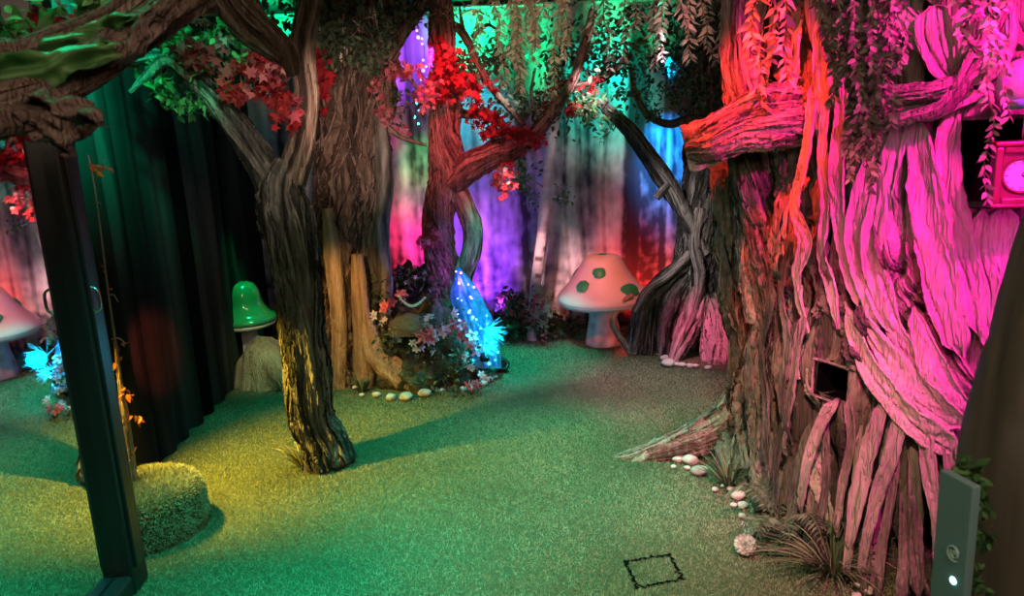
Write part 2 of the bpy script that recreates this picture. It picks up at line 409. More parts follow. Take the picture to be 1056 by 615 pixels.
struct(box(MB(), (XL, YF - .1, 0), (XR, YF, ZC)).build('wall_front', m_wall, smooth=False))

# printed cloth drapes
def drape(name, label, a, b, z0, z1, nu, nv, pleat, m, trunks, seed, tonef):
    a, b = np.array(a, float), np.array(b, float); L = np.linalg.norm(b - a); e = (b - a) / L; n = np.array([-e[1], e[0]])
    u = np.linspace(0, L, nu); z = np.linspace(z0, z1, nv)
    U, Z = np.meshgrid(u, z)
    d = pleat * (np.sin(U * 2 * PI / .19 + 1.6 * perlin(np.stack([U * 2, Z * .6, 0 * U + seed], -1))) * (.5 + .5 * perlin(np.stack([U * 1.7, Z * .4, 0 * U + seed + 9], -1))) + .8 * perlin(np.stack([U * 5, Z * .5, 0 * U + seed + 4], -1)))
    P = np.stack([a[0] + e[0] * U + n[0] * d, a[1] + e[1] * U + n[1] * d, Z], -1)
    t = tonef(U, Z)
    for (uc, w, lean, dk) in trunks:
        c = uc + lean * (Z - 1) + .03 * perlin(np.stack([Z * 2, 0 * Z + uc, 0 * Z], -1))
        t = t - dk * sm(1., .55, np.abs(U - c) / w)
    mb = MB(); mb.add(P, grid_faces(nv, nu), np.clip(t, 0, 1))
    # the hem folded to the back gives the cloth its thickness
    Q = P + np.array([n[0], n[1], 0]) * .006 * (-1 if n @ (np.array([0, 1.6]) - a) > 0 else 1)
    mb.add(Q, grid_faces(nv, nu), np.clip(t, 0, 1))
    o = mb.build(name, m); tag(o, label, 'curtain'); return o
def tone_back(U, Z):
    mist = .50 + .3 * fbm(np.stack([U * 1.6, Z * .8, 0 * U], -1), 3)
    streak = .34 * perlin(np.stack([U * 9, Z * .35, 0 * U + 3], -1)) + .16 * perlin(np.stack([U * 26, Z * .8, 0 * U + 8], -1))
    gnd = sm(.95, .3, Z) * (.28 * fbm(np.stack([U * 7, Z * 14, 0 * U], -1), 3) - .12)
    return .5 + 1.25 * (mist + streak + gnd - .5) + .30 * fbm(np.stack([U * 16, Z * 9, 0 * U + 6], -1), 3) * sm(2.2, 1.2, Z)
backx = lambda px, py=200: at(px, py, 5.9)[0] + 1.78
drape('printed_curtain', 'pleated backdrop cloth printed with misty forest trunks behind the mushroom and birch', (-1.78, 5.93), (2.9, 5.93), .02, 2.46, 620, 130, .010, m_drape,
      [(backx(652), .085, .06, .75), (backx(685), .03, .02, .3), (backx(600), .03, -.03, .25), (backx(585), .018, .0, .25), (backx(492), .02, .01, .2), (backx(425), .05, .0, .22), (backx(625), .02, .03, .3), (backx(540), .03, 0, .3), (backx(300), .1, 0, .4)], 3, tone_back)
def tone_left(U, Z):
    return .55 + .5 * perlin(np.stack([U * 5, Z * .25, 0 * U + 2], -1)) + .25 * perlin(np.stack([U * 17, Z * .5, 0 * U], -1))
drape('dark_curtain', 'near-black pleated curtain lit green at its top along the left side', (-1.74, 2.2), (-1.74, 5.9), .0, 2.46, 420, 90, .03, m_black, [(.9, .06, .02, .5), (1.5, .05, -.02, .4), (2.2, .09, .02, .5), (2.9, .06, 0, .4)], 11, tone_left)
rl = tube([(-1.7, 5.86, 2.435), (2.9, 5.86, 2.435)], [.012, .012]); mb = MB(); rl.into(mb)
tag(mb.build('curtain_rail', m_rail), 'slim metal rail along the ceiling at the top of the printed backdrop', 'rail')

# ------------------------------------------------------------------ turf
rg = np.random.RandomState(1)
sq = np.array([ground(645, 580), ground(690, 573), ground(704, 598), ground(657, 607)])[:, :2]
SG = 1 if ((sq[1] - sq[0])[0] * (sq.mean(0) - sq[0])[1] - (sq[1] - sq[0])[1] * (sq.mean(0) - sq[0])[0]) < 0 else -1
def sqdist(p):
    d = np.full(len(p), 9.); inside = np.ones(len(p), bool)
    for k in range(4):
        a, b = sq[k], sq[(k + 1) % 4]; e = b - a; t = np.clip(((p - a) @ e) / (e @ e), 0, 1)
        d = np.minimum(d, np.linalg.norm(p - (a + t[:, None] * e), axis=1))
        inside &= (e[0] * (p[:, 1] - a[1]) - e[1] * (p[:, 0] - a[0])) * SG < 0
    return d, inside
def turf(mb, p, z, ln, seed, lean=.9):
    rg = np.random.RandomState(seed); n = len(p)
    P = np.column_stack([p, np.full(n, z) if np.isscalar(z) else z])
    d = rdirs(rg, n, (0, 0, 1.1)); d[:, 2] = np.abs(d[:, 2]) + .1
    t = np.clip(.45 + .3 * fbm(np.column_stack([p * 1.5, 0 * p[:, :1]])) + rg.uniform(-.2, .2, n), 0, 1)
    v = (np.array([(-.09, 0, 0), (.09, 0, 0), (0, 1, 0)]), np.array([(0, 1, 2)]))
    inst(mb, v, P, d, rdirs(rg, n, (0, -1, .4)), ln * rg.uniform(.6, 1.3, n), t)
n = 460000
yy = 1.55 + (5.85 - 1.55) * rg.uniform(0, 1, n) ** 1.35; xx = rg.uniform(-1.72, 1.9, n)
p = np.column_stack([xx, yy])
d, ins = sqdist(p); jag = .011 + .006 * perlin(np.column_stack([p * 30, 0 * p[:, :1]]))
keep = (d > jag) & (yy > .55 * np.abs(xx))
mb = MB(); turf(mb, p[keep & ~ins], 0., .0125, 2)
tag(mb.build('turf_grass', m_turf, smooth=False), 'short artificial turf covering the whole floor', 'artificial grass', kind='stuff')
mb = MB(); c = sq.mean(0)
n = 4200; p = c + rg.uniform(-.2, .2, (n, 2)); d, ins = sqdist(p); p = p[ins & (d > .008)]
t = thing('turf_square', 'small square of turf cut out of the lawn at the bottom', 'turf patch', (c[0], c[1], 0))
turf(mb, p, 0., .0125, 6)
mb.build('grass_pile', m_turf, t, smooth=False)
rg = np.random.RandomState(8)
for k in range(4):
    a, b = sq[k], sq[(k + 1) % 4]; e = b - a; nrm_ = np.array([-e[1], e[0]]) / np.linalg.norm(e); u = np.linspace(-.05, 1.05, 40)[:, None]
    w_ = .0055 + .009 * perlin(np.column_stack([u * 14, 0 * u + k, 0 * u])); cx_ = a + u * e + nrm_ * .016 * perlin(np.column_stack([u * 9, 0 * u + k + 5, 0 * u]))[:, None]
    P = np.stack([np.column_stack([cx_ - nrm_ * w_[:, None], np.full(40, .003)]), np.column_stack([cx_, np.full(40, .0045)]), np.column_stack([cx_ + nrm_ * w_[:, None], np.full(40, .003)])], 1)
    mb = MB(); mb.add(P, grid_faces(40, 3)); mb.build('cut_edge', m_void, t)['label'] = 'ragged black cut edge'
# ------------------------------------------------------------------ mirror in a black frame
mx = -1.41
y_end = 2.62
t = thing('framed_mirror', 'tall floor mirror in a black metal frame at the left edge', 'mirror', (mx, 1.6, 0))
mb = MB(); bbox(mb, (mx - .02, .3, .09), (mx, y_end - .08, 2.3), .002); mb.build('mirror_glass', m_mirror, t, smooth=False)
mb = MB(); bbox(mb, (mx - .10, y_end - .09, 0.001), (mx + .055, y_end + .03, 2.36), .012)
bbox(mb, (mx + .02, y_end - .07, .1), (mx + .067, y_end - .02, 2.3), .006)
o = mb.build('frame_post', m_frame, t, smooth=False)
mb = MB(); bbox(mb, (mx - .10, .2, .001), (mx + .055, y_end - .09, .085), .012); mb.build('bottom_rail', m_frame, t, smooth=False)
mb = MB(); bbox(mb, (mx - .10, .2, 2.3), (mx + .055, y_end - .09, 2.36), .012); mb.build('top_rail', m_frame, t, smooth=False)
mb = MB(); bbox(mb, (mx - .10, .2, .085), (mx + .055, .29, 2.3), .012); mb.build('frame_post', m_frame, t, smooth=False)
hz = at(70, 312, 2.55)[2]
mb = MB(); tube([(mx + .055, y_end - .06, hz + .05), (mx + .085, y_end - .06, hz + .035), (mx + .09, y_end - .06, hz), (mx + .085, y_end - .06, hz - .03), (mx + .055, y_end - .06, hz - .045)], [.005] * 5).into(mb)
mb.build('handle', m_steel, o); bpy.data.objects['handle']['label'] = 'small curved silver handle'

# ------------------------------------------------------------------ trees
def tree(name, label, base, cat='tree'): return thing(name, label, cat, (base[0], base[1], 0))
def path(pts, Y): return [at(x, y, (Y if len(q) == 0 else q[0])) for (x, y, *q) in pts]

# --- slender forked tree in the lawn
gA = ground(328, 487); YA = gA[1] + .08
t = tree('forked_tree', 'slender forked tree with ragged bark standing alone in the middle of the lawn', (gA[0], YA, 0))
mb = MB(); b0 = np.array([gA[0] + .01, YA, 0.002])
limb(mb, [b0 + (.03, 0, 0), b0 + (.01, .01, .12)] + path([(322, 430), (314, 360), (306, 290), (297, 235), (291, 195), (297, 165)], YA), [.125, .11, .10, .098, .10, .105, .115, .10, .05], nu=130, nv=330, strips=46, sw=(.15, .45), amp=.2, crease=.22, folds=8, stretch=2.6, twist=.4, seed=3)
mb.build('trunk', m_grey, t)
mb = MB(); limb(mb, path([(289, 205), (268, 165), (240, 125), (212, 92), (185, 68), (158, 58), (132, 62, YA - .1)], YA), [.075, .066, .055, .045, .038, .032, .02], nu=64, nv=180, strips=22, sw=(.2,.6), amp=.2, crease=.2, folds=7, seed=8); mb.build('branch', m_grey, t)
mb = MB(); limb(mb, path([(292, 205), (304, 172), (312, 140), (316, 100), (312, 55), (318, 10), (322, -40)], YA), [.075, .065, .055, .05, .05, .05, .05], nu=48, nv=110, strips=12, amp=.2, crease=.2, folds=6, seed=12); mb.build('branch', m_bark, t)
mb = MB(); limb(mb, path([(200, 82), (172, 62), (150, 80), (134, 95)], YA - .05), [.03, .028, .02, .008], nu=20, nv=40, strips=4, seed=14); mb.build('branch', m_bark, t)
mb = MB()
def fol(mb, items, tpl, seed):
    for i, (px, py, Y, sx, sy, n, size, *tn) in enumerate(items):
        s = Y / F
        cloud(mb, at(px, py, Y), (sx * s, .5 * (sx + sy) * s, sy * s), n, size, tpl, seed * 50 + i, tone=tn[0] if tn else (0, 1))
fol(mb, [(188, 42, YA, 16, 14, 180, 0.0480), (212, 60, YA, 22, 16, 180, 0.0440), (168, 90, YA, 14, 12, 90, 0.0480), (238, 30, YA, 25, 16, 210, 0.0440), (200, 105, YA, 20, 10, 90, 0.0400), (256, 70, YA, 16, 22, 150, 0.0400), (230, 100, YA, 18, 12, 75, 0.0400), (150, 55, YA, 14, 10, 75, 0.0480)], OVATE, 1)
mb.build('green_leaves', m_green, t)
mb = MB(); fol(mb, [(206, 56, YA - .1, 14, 14, 60, 0.0680, (0, .4)), (236, 72, YA - .1, 8, 10, 24, 0.0560), (270, 70, YA - .1, 14, 12, 75, 0.0440), (282, 92, YA - .1, 12, 14, 75, 0.0440), (234, 92, YA - .1, 8, 8, 21, 0.0480), (246, 97, YA - .1, 5, 6, 15, 0.0480), (204, 22, YA - .1, 6, 4, 13, 0.0480), (298, 116, YA - .1, 10, 14, 54, 0.0480), (268, 58, YA, 6, 6, 30, 0.0400)], MAPLE, 2)
mb.build('red_leaves', m_red, t)
mb = MB(); fol(mb, [(275, 66, YA - .12, 16, 14, 40, .05), (288, 84, YA - .12, 10, 14, 30, .05), (236, 40, YA - .1, 12, 6, 14, .05), (310, 108, YA - .12, 6, 5, 8, .06), (252, 98, YA - .1, 8, 6, 10, .05)], MAPLE, 3)
mb.build('pink_leaves', m_pink, t)

# --- broad hollow trunk with slabs
gB = ground(358, 400); YB_ = gB[1] + .22
t = tree('hollow_trunk', 'broad gnarled trunk with yellow and orange wooden slabs behind the forked tree', (at(360, 300, YB_)[0], YB_, 0))
xb = at(362, 330, YB_)[0]
def knots(TH, LL, c):
    r = np.zeros_like(TH)
    for (th, z, a, b) in ((R(248), 1.30, .30, .13), (R(300), 1.34, .26, .17), (R(236), 1.15, .2, .10), (R(282), .98, .2, .12)):
        d = np.sqrt((np.angle(np.exp(1j * (TH - th))) / a) ** 2 + ((LL - z) / b) ** 2)
        r += sm(1.9, .6, d) * (.016 * np.cos(d * 9.5) + .02)
    return r
mb = MB(); limb(mb, [(xb, YB_, .002), (xb, YB_, .2)] + path([(364, 300), (360, 220), (364, 140), (368, 70), (372, 10), (374, -30)], YB_), [.235, .2, .18, .2, .21, .22, .24, .26], nu=220, nv=380, strips=60, sw=(.08, .3), amp=.2, crease=.3, folds=11, stretch=2., seed=21, hook=knots); mb.build('trunk', m_bark, t)
def slab(mb, pts, Y, w, dep, seed, n=70):
    p = path(pts, Y); l = Loft(p, [w] * 2 if np.isscalar(w) else w, 40, n, amp=.10, crease=.12, folds=5, stretch=1.5, seed=seed, squash=dep).into(mb); return l
mb = MB(); slab(mb, [(349, 402), (350, 350), (347, 300), (342, 255), (338, 215)], YB_ - .22, [.055, .05, .05, .06, .035], .6, 31); mb.build('wood_slab', m_slab, t)
mb = MB(); slab(mb, [(376, 400), (374, 350), (371, 300), (368, 262)], YB_ - .22, [.075, .06, .052, .035], .6, 33); mb.build('wood_slab', m_slab, t)
mb = MB(); slab(mb, [(394, 340), (393, 290), (390, 240), (396, 190), (392, 140), (384, 100)], YB_ - .12, [.05, .08, .07, .06, .055, .045], .7, 35); mb.build('wood_slab', m_grey, t)
mb = MB(); limb(mb, path([(378, 330, YB_ - .2), (388, 365, YB_ - .24), (404, 380, YB_ - .27), (420, 396, YB_ - .3), (432, 402, YB_ - .3)], YB_), [.05, .07, .085, .06, .03], nu=48, nv=70, strips=5, amp=.12, crease=.1, folds=5, seed=37)
limb(mb, path([(412, 386), (428, 382), (440, 376)], YB_ - .3), [.05, .045, .02], nu=30, nv=40, strips=2, amp=.12, crease=.1, folds=4, seed=38); mb.build('root', m_root, t)
mb = MB(); limb(mb, path([(372, 120), (388, 80), (405, 50), (432, 10), (450, -20)], YB_ - .05), [.07, .05, .04, .035, .03], nu=36, nv=80, strips=8, seed=48, amp=.18, crease=.15, folds=5); mb.build('branch', m_bark, t)
mb = MB(); limb(mb, path([(384, 118, YB_ - .1), (398, 130), (415, 142), (440, 150)], YB_ - .1), [.03, .022, .015, .008], nu=16, nv=40, strips=3, seed=49)
limb(mb, path([(380, 70), (400, 66), (418, 75), (432, 95)], YB_ - .1), [.03, .02, .015, .008], nu=16, nv=40, strips=3, seed=50); mb.build('branch', m_bark, t)
mb = MB(); fol(mb, [(330, 25, YB_ - .2, 26, 16, 208, 0.0540), (360, 35, YB_ - .2, 26, 22, 272, 0.0540), (385, 20, YB_ - .2, 18, 16, 144, 0.0540), (345, 65, YB_ - .25, 20, 8, 96, 0.0540), (415, 108, YB_ - .1, 12, 16, 112, 0.0405), (300, 40, YB_ - .2, 14, 14, 96, 0.0540)], OVATE, 5); fol(mb, [(318, 8, YB_ - .3, 30, 10, 160, .045), (372, 62, YB_ - .3, 14, 14, 110, .045), (345, 45, YB_ - .35, 26, 20, 220, .042), (395, 40, YB_ - .3, 12, 24, 130, .042), (308, 60, YB_ - .4, 10, 14, 90, .042), (420, 10, YB_ - .2, 22, 12, 120, .042)], OVATE, 51)
mb.build('dark_leaves', m_dark, t)
mb = MB(); fol(mb, [(312, 30, YB_ - .3, 8, 14, 14, .06), (325, 42, YB_ - .3, 8, 8, 12, .06), (343, 58, YB_ - .3, 10, 6, 12, .06), (390, 22, YB_ - .3, 12, 12, 16, .06), (352, 26, YB_ - .3, 25, 16, 18, .06)], LANCE, 6); mb.build('pale_leaves', m_pale, t)
mb = MB(); fol(mb, [(402, 72, YB_ - .15, 20, 7, 112, 0.0413), (418, 76, YB_ - .15, 12, 6, 64, 0.0413), (390, 98, YB_ - .15, 7, 12, 57, 0.0413), (398, 118, YB_ - .15, 7, 10, 41, 0.0413), (436, 100, YB_ - .15, 12, 9, 70, 0.0413), (448, 88, YB_ - .1, 10, 6, 38, 0.0413), (416, 133, YB_ - .1, 4, 5, 12, 0.0375)], MAPLE, 7); mb.build('red_leaves', m_pink, t)
mb = MB(); fol(mb, [(326, 80, YB_ - .5, 12, 20, 110, .06, (0, .6))], MAPLE, 8); mb.build('crimson_leaves', m_red, t)

# --- twisted tree on the flower bank
YC = 5.12
t = tree('twisted_tree', 'twisted two-stemmed reddish tree rising out of the flower bank', (at(465, 330, YC)[0], YC, 0))
xc = at(466, 340, YC)[0]
mb = MB(); limb(mb, [(xc, YC, .3), (xc - .01, YC, .5)] + path([(457, 280), (452, 245), (455, 210), (464, 180), (458, 140), (459, 105), (456, 60), (455, 20), (454, -20)], YC), [.11, .11, .105, .1, .1, .13, .095, .09, .085, .075, .07], nu=120, nv=340, strips=40, sw=(.15, .4), amp=.2, crease=.24, folds=8, stretch=2.2, twist=1.6, seed=51); mb.build('trunk', m_redbark, t)
mb = MB(); limb(mb, [(xc + .05, YC - .03, .35)] + path([(476, 290), (486, 260), (487, 235), (478, 210), (468, 190)], YC - .05), [.08, .07, .06, .06, .065, .06], nu=48, nv=110, strips=12, amp=.18, crease=.18, folds=6, twist=-1.5, seed=54); mb.build('trunk', m_redbark, t)
mb = MB(); limb(mb, path([(464, 192), (485, 172), (508, 160), (530, 152), (552, 138), (572, 112), (590, 84), (602, 50), (612, 10)], YC - .06), [.085, .09, .085, .07, .045, .035, .03, .03, .025], nu=48, nv=140, strips=16, amp=.2, crease=.18, folds=6, seed=57); mb.build('branch', m_redbark, t)
mb = MB(); limb(mb, path([(462, 108), (480, 118), (505, 118), (528, 138), (545, 148)], YC), [.035, .028, .025, .022, .015], nu=24, nv=60, strips=6, seed=59); mb.build('branch', m_bark, t)
mb = MB()
limb(mb, path([(456, 40), (470, 28), (482, 42), (490, 60), (505, 88), (525, 112), (540, 128)], YC), [.03, .028, .024, .024, .022, .02, .014], nu=20, nv=70, strips=6, seed=60)
limb(mb, path([(480, 40), (476, 22), (474, 6)], YC), [.014, .012, .006], nu=12, nv=24, strips=0, seed=61)
limb(mb, path([(486, 38), (502, 26), (512, 30)], YC), [.014, .012, .006], nu=12, nv=24, strips=0, seed=62)
limb(mb, path([(553, 120), (548, 95), (552, 70)], YC), [.012, .01, .006], nu=12, nv=24, strips=0, seed=63)
mb.build('branch', m_bark, t)
mb = MB(); limb(mb, path([(545, 140), (570, 108), (592, 90), (625, 80), (650, 55)], YC + .05), [.025, .025, .025, .02, .015], nu=20, nv=60, strips=5, seed=64); mb.build('branch', m_bark, t)
mb = MB(); fol(mb, [(462, 78, YC - .12, 18, 16, 323, 0.0504, (0, .8)), (480, 92, YC - .12, 16, 12, 153, 0.0504), (448, 92, YC - .12, 10, 8, 85, 0.0468), (500, 124, YC - .1, 14, 8, 102, 0.0432, (0, .5)), (520, 138, YC - .1, 16, 7, 119, 0.0432, (0, .6)), (545, 142, YC - .12, 14, 6, 112, 0.0468, (.4, 1)), (517, 186, YC - .1, 9, 10, 95, 0.0504), (523, 172, YC - .1, 4, 8, 34, 0.0432), (452, 52, YC - .1, 6, 10, 68, 0.0432), (508, 132, YC - .12, 8, 6, 51, 0.0432), (610, 88, YC, 8, 8, 37, 0.0432, (0, .3)), (590, 112, YC, 14, 8, 61, 0.0432, (0, .4)), (575, 90, YC, 8, 12, 44, 0.0432, (0, .3)), (630, 70, YC, 6, 4, 23, 0.0432, (0, .4))], MAPLE, 11); mb.build('red_leaves', m_red, t)
mb = MB(); fol(mb, [(440, 246, YC - .15, 12, 6, 44, .05), (446, 238, YC - .15, 5, 6, 16, .045), (540, 150, YC - .12, 10, 5, 18, .05)], MAPLE, 12); mb.build('pink_leaves', m_pink, t)
mb = MB(); fol(mb, [(486, 70, YC + .1, 24, 20, 204, 0.0450), (540, 110, YC + .1, 28, 16, 255, 0.0450), (575, 60, YC + .1, 20, 24, 272, 0.0450), (600, 110, YC, 22, 18, 238, 0.0450), (436, 14, YC, 20, 12, 102, 0.0450), (620, 60, YC, 20, 26, 272, 0.0450), (520, 60, YC + .2, 30, 24, 204, 0.0450)], OVATE, 13); mb.build('dark_leaves', m_dark, t)
mb = MB(); fol(mb, [(588, 100, YC - .1, 12, 10, 40, .05), (578, 75, YC - .1, 12, 16, 50, .05), (602, 118, YC - .05, 12, 8, 36, .06), (560, 118, YC, 16, 5, 20, .05)], LANCE, 14); mb.build('green_leaves', m_green, t)

mb = MB(); fol(mb, [(470, 12, YC - .1, 30, 10, 90, .05), (510, 20, YC + .1, 34, 14, 110, .05), (560, 20, YC, 26, 16, 120, .05), (595, 35, YC, 16, 20, 90, .05), (500, 100, YC + .1, 14, 14, 60, .045), (570, 100, YC - .1, 10, 14, 60, .045)], LANCE, 19); mb.build('tan_leaves', m_tan, t)
# --- grey rear tree at the right
YG = 5.25
gx = at(712, 350, YG)[0]
t = tree('rooted_tree', 'dark grey tree on arching stilt roots behind the right-hand mushroom', (gx, YG, 0))
mb = MB(); limb(mb, [(gx + .02, YG + .02, .002)] + path([(716, 330), (716, 290), (718, 250), (724, 205), (730, 160), (738, 100), (745, 40), (750, -20)], YG), [.2, .17, .15, .13, .13, .15, .15, .14, .14], nu=130, nv=320, strips=44, sw=(.12, .4), amp=.2, crease=.28, folds=9, seed=71); mb.build('trunk', m_grey, t)
def root(pts, rad, seed, m=m_grey, nv=80, st=8):
    mb = MB(); limb(mb, path(pts, YG), rad, nu=70, nv=int(nv * 1.6), strips=st * 2, sw=(.2, .5), amp=.22, crease=.24, folds=8, stretch=3., seed=seed); mb.build('root', m, t)
root([(722, 250), (704, 272, YG - .08), (682, 292, YG - .12), (664, 312, YG - .14), (657, 340, YG - .16), (653, 364, YG - .16)], [.06, .06, .05, .05, .055, .05], 73, st=14)
root([(700, 282, YG - .06), (678, 300, YG - .11), (670, 330, YG - .13), (667, 366, YG - .15)], [.05, .05, .055, .06], 74, st=14)
root([(716, 280), (698, 300, YG - .1), (686, 330, YG - .14), (682, 368, YG - .17)], [.07, .065, .06, .065], 75, st=14)
root([(706, 290, YG - .05), (700, 320, YG - .1), (697, 345, YG - .14), (698, 366, YG - .16)], [.06, .06, .055, .05], 76, st=12)
root([(652, 304, YG - .1), (640, 314, YG - .12), (632, 330, YG - .13), (638, 346, YG - .14), (648, 360, YG - .15)], [.016, .02, .024, .024, .03], 82, m_root, st=4)
root([(712, 262, YG - .12), (690, 284, YG - .17), (668, 300, YG - .2), (655, 322, YG - .22)], [.03, .022, .022, .01], 78, m_giant, st=8)
root([(722, 215, YG - .13), (716, 250, YG - .16), (722, 285, YG - .18), (716, 320, YG - .22)], [.03, .035, .035, .02], 80, m_giant, st=10)
root([(720, 300, YG - .1), (714, 330, YG - .2), (705, 352, YG - .28), (694, 374, YG - .32)], [.07, .075, .07, .035], 77, m_giant)
root([(734, 300), (742, 330, YG - .2), (742, 355, YG - .3), (745, 381, YG - .38)], [.07, .10, .12, .13], 79, m_giant, 90, 14)
root([(724, 210), (742, 240, YG - .05), (752, 290, YG - .1), (758, 340, YG - .12)], [.06, .06, .07, .08], 81)
mb = MB(); limb(mb, path([(726, 262), (706, 222), (690, 192), (668, 160), (648, 133), (630, 116), (615, 104)], YG - .12), [.045, .055, .06, .055, .05, .04, .02], nu=48, nv=110, strips=10, amp=.14, crease=.14, folds=6, seed=83)
limb(mb, path([(690, 190), (682, 198), (677, 205)], YG - .16), [.03, .028, .026], nu=20, nv=24, strips=0, seed=84); mb.build('branch', m_grey, t)
mb = MB(); limb(mb, path([(735, 130), (715, 122), (690, 128), (668, 118), (655, 95), (650, 70)], YG - .1), [.04, .03, .026, .022, .02, .014], nu=20, nv=60, strips=5, seed=85); mb.build('branch', m_bark, t)
mb = MB(); fol(mb, [(705, 85, YG - .1, 24, 22, 420, .045), (735, 100, YG - .1, 16, 28, 320, .045), (680, 60, YG, 24, 16, 240, .045), (668, 112, YG - .1, 14, 10, 110, .04), (720, 60, YG - .1, 24, 14, 200, .045), (640, 95, YG - .1, 14, 8, 60, .04), (650, 20, YG - .2, 30, 16, 200, .05), (700, 20, YG - .2, 26, 16, 200, .05), (640, 60, YG - .1, 16, 14, 100, .05), (735, 40, YG - .2, 12, 24, 160, .05)], OVATE, 15); mb.build('dark_leaves', m_dark, t)
mb = MB(); fol(mb, [(632, 118, YG - .15, 14, 5, 60, .07), (628, 135, YG - .15, 5, 9, 24, .07), (655, 100, YG - .15, 8, 10, 40, .06), (610, 108, YG - .15, 10, 6, 36, .06), (672, 90, YG - .12, 6, 10, 20, .05)], LANCE, 16); mb.build('green_leaves', m_green, t)
# ------------------------------------------------------------------ the giant draped tree
GX, GY, GR = 2.02, 2.92, .93
def on_giant(px, py, rr=GR):
    d = ray(px, py); a = d[0] ** 2 + d[1] ** 2; b = -2 * (d[0] * GX + d[1] * GY); c = GX ** 2 + GY ** 2 - rr ** 2
    q = b * b - 4 * a * c
    if q < 0: return None
    s = (-b - math.sqrt(q)) / (2 * a); p = CAM + d * s
    return p, math.atan2(p[1] - GY, p[0] - GX) % (2 * PI), p[2]
t = tree('giant_draped_tree', 'huge tree wrapped in draped cloth bark lit magenta along the right side', (GX, GY, 0))
giant = t
nuG, nvG = 900, 430
zz = np.array([0, .15, .4, .8, 1.2, 1.6, 1.9, 2.2, 2.47])
_h1 = on_giant(860, 394); _h2 = on_giant(1012, 168)
_fk = on_giant(928, 55)
def ghook(TH, LL, c):
    Z = LL; r = np.zeros_like(TH)
    q = lambda a, b, s_: np.stack([np.cos(TH) * a, np.sin(TH) * a, Z * b + s_], -1)
    warp = perlin(q(2.2, 1.1, 5.)) * .16
    # slanting drapery: fold direction leans with height
    lean = .35 * sm(.2, 1.1, Z) * sm(1.9, 1.0, Z)
    T2 = TH + warp - lean * .9 * (Z - .8)
    f = lambda k, b, s_: perlin(np.stack([np.cos(T2) * k, np.sin(T2) * k, Z * b + s_], -1))
    a = f(4.6, .75, 1.); b2 = f(10, 1.3, 8.); c2 = f(24, 3.0, 3.)
    cal = sm(-.15, .25, perlin(q(2.4, 1.0, 90.)))          # some swaths lie smooth, others are crumpled
    r += .085 * (np.sqrt(np.abs(a) + .001) - .5) - .24 * np.exp(-np.abs(a) / .022)
    r += .05 * (np.sqrt(np.abs(b2) + .001) - .5) * (.35 + .65 * cal) - .15 * np.exp(-np.abs(b2) / .032) * sm(-.25, .25, perlin(q(3, 2, 71.)))
    r += (.016 * (np.sqrt(np.abs(c2) + .001) - .45) - .020 * np.exp(-np.abs(c2) / .09)) * (.15 + .85 * cal)
    c3 = f(55, 5., 12.); c4 = perlin(q(15, 10, 21.))
    r += .008 * (np.sqrt(np.abs(c3) + .001) - .45) * (.25 + .75 * cal) + .008 * c4
    r += .05 * perlin(q(2., 1.5, 40.))
    # lower skirt of separate hanging strips
    e = f(7, .9, 60.); r -= sm(.70, .30, Z) * (.16 * np.exp(-np.abs(e) / .09) + .05)
    # dark fork high up
    dth = np.angle(np.exp(1j * (TH - _fk[1])))
    k = ((dth + .5 * (Z - _fk[2])) / .16) ** 2 + ((Z - _fk[2]) / .17) ** 2
    r -= .4 * sm(1.25, .55, k + .5 * perlin(q(7, 7, 2.)))
    # gathered neck below the fork
    nz = sm(.16, .0, np.abs(Z - 1.70)) * sm(.75, .2, np.abs(dth - .05))
    r += nz * (.05 * perlin(np.stack([TH * 2.5, TH * 0, Z * 26 + 5 * perlin(q(3, 2, 9.))], -1)))
    # the face round the small square opening is flat
    d1 = np.angle(np.exp(1j * (TH - _h1[1]))); fl = sm(1.7, .8, np.maximum(np.abs(d1) / .075, np.abs(Z - _h1[2]) / .055))
    r = r * (1 - fl) + fl * .02
    d2 = np.angle(np.exp(1j * (TH - _h2[1]))); fl = sm(1.6, .9, np.maximum(np.abs(d2) / .12, np.abs(Z - _h2[2]) / .13))
    r = r * (1 - fl) + fl * .0
    return r
gpath = [(GX, GY, z + .001) for z in zz]
gr_ = np.array([1.05, 1.01, .97, .945, .93, .925, .93, .96, 1.0]) * GR / .93 * .97
TH0 = np.linspace(0, 2 * PI, nuG, endpoint=False)
zline = np.linspace(0, zz[-1], nvG)
A, B = np.meshgrid(TH0 + PI / nuG, zline)
def hole(h, hw, hh): return (np.abs(np.angle(np.exp(1j * (A - h[1])))) < hw) & (np.abs(B - h[2]) < hh)
hw1, hh1 = .072, .055
hw2, hh2 = .10, .12
mask = ~(hole(_h1, hw1, hh1) | hole(_h2, hw2, hh2))
# rings must be evenly spaced in height for the opening masks
gp = [(GX, GY, z) for z in np.linspace(.001, zz[-1], 30)]
gl = Loft(gp, np.interp(np.linspace(0, zz[-1], 30), zz, gr_), nuG, nvG, amp=.0, crease=.0, folds=9, stretch=1., seed=91, hook=ghook, mask=mask, fine=.0)
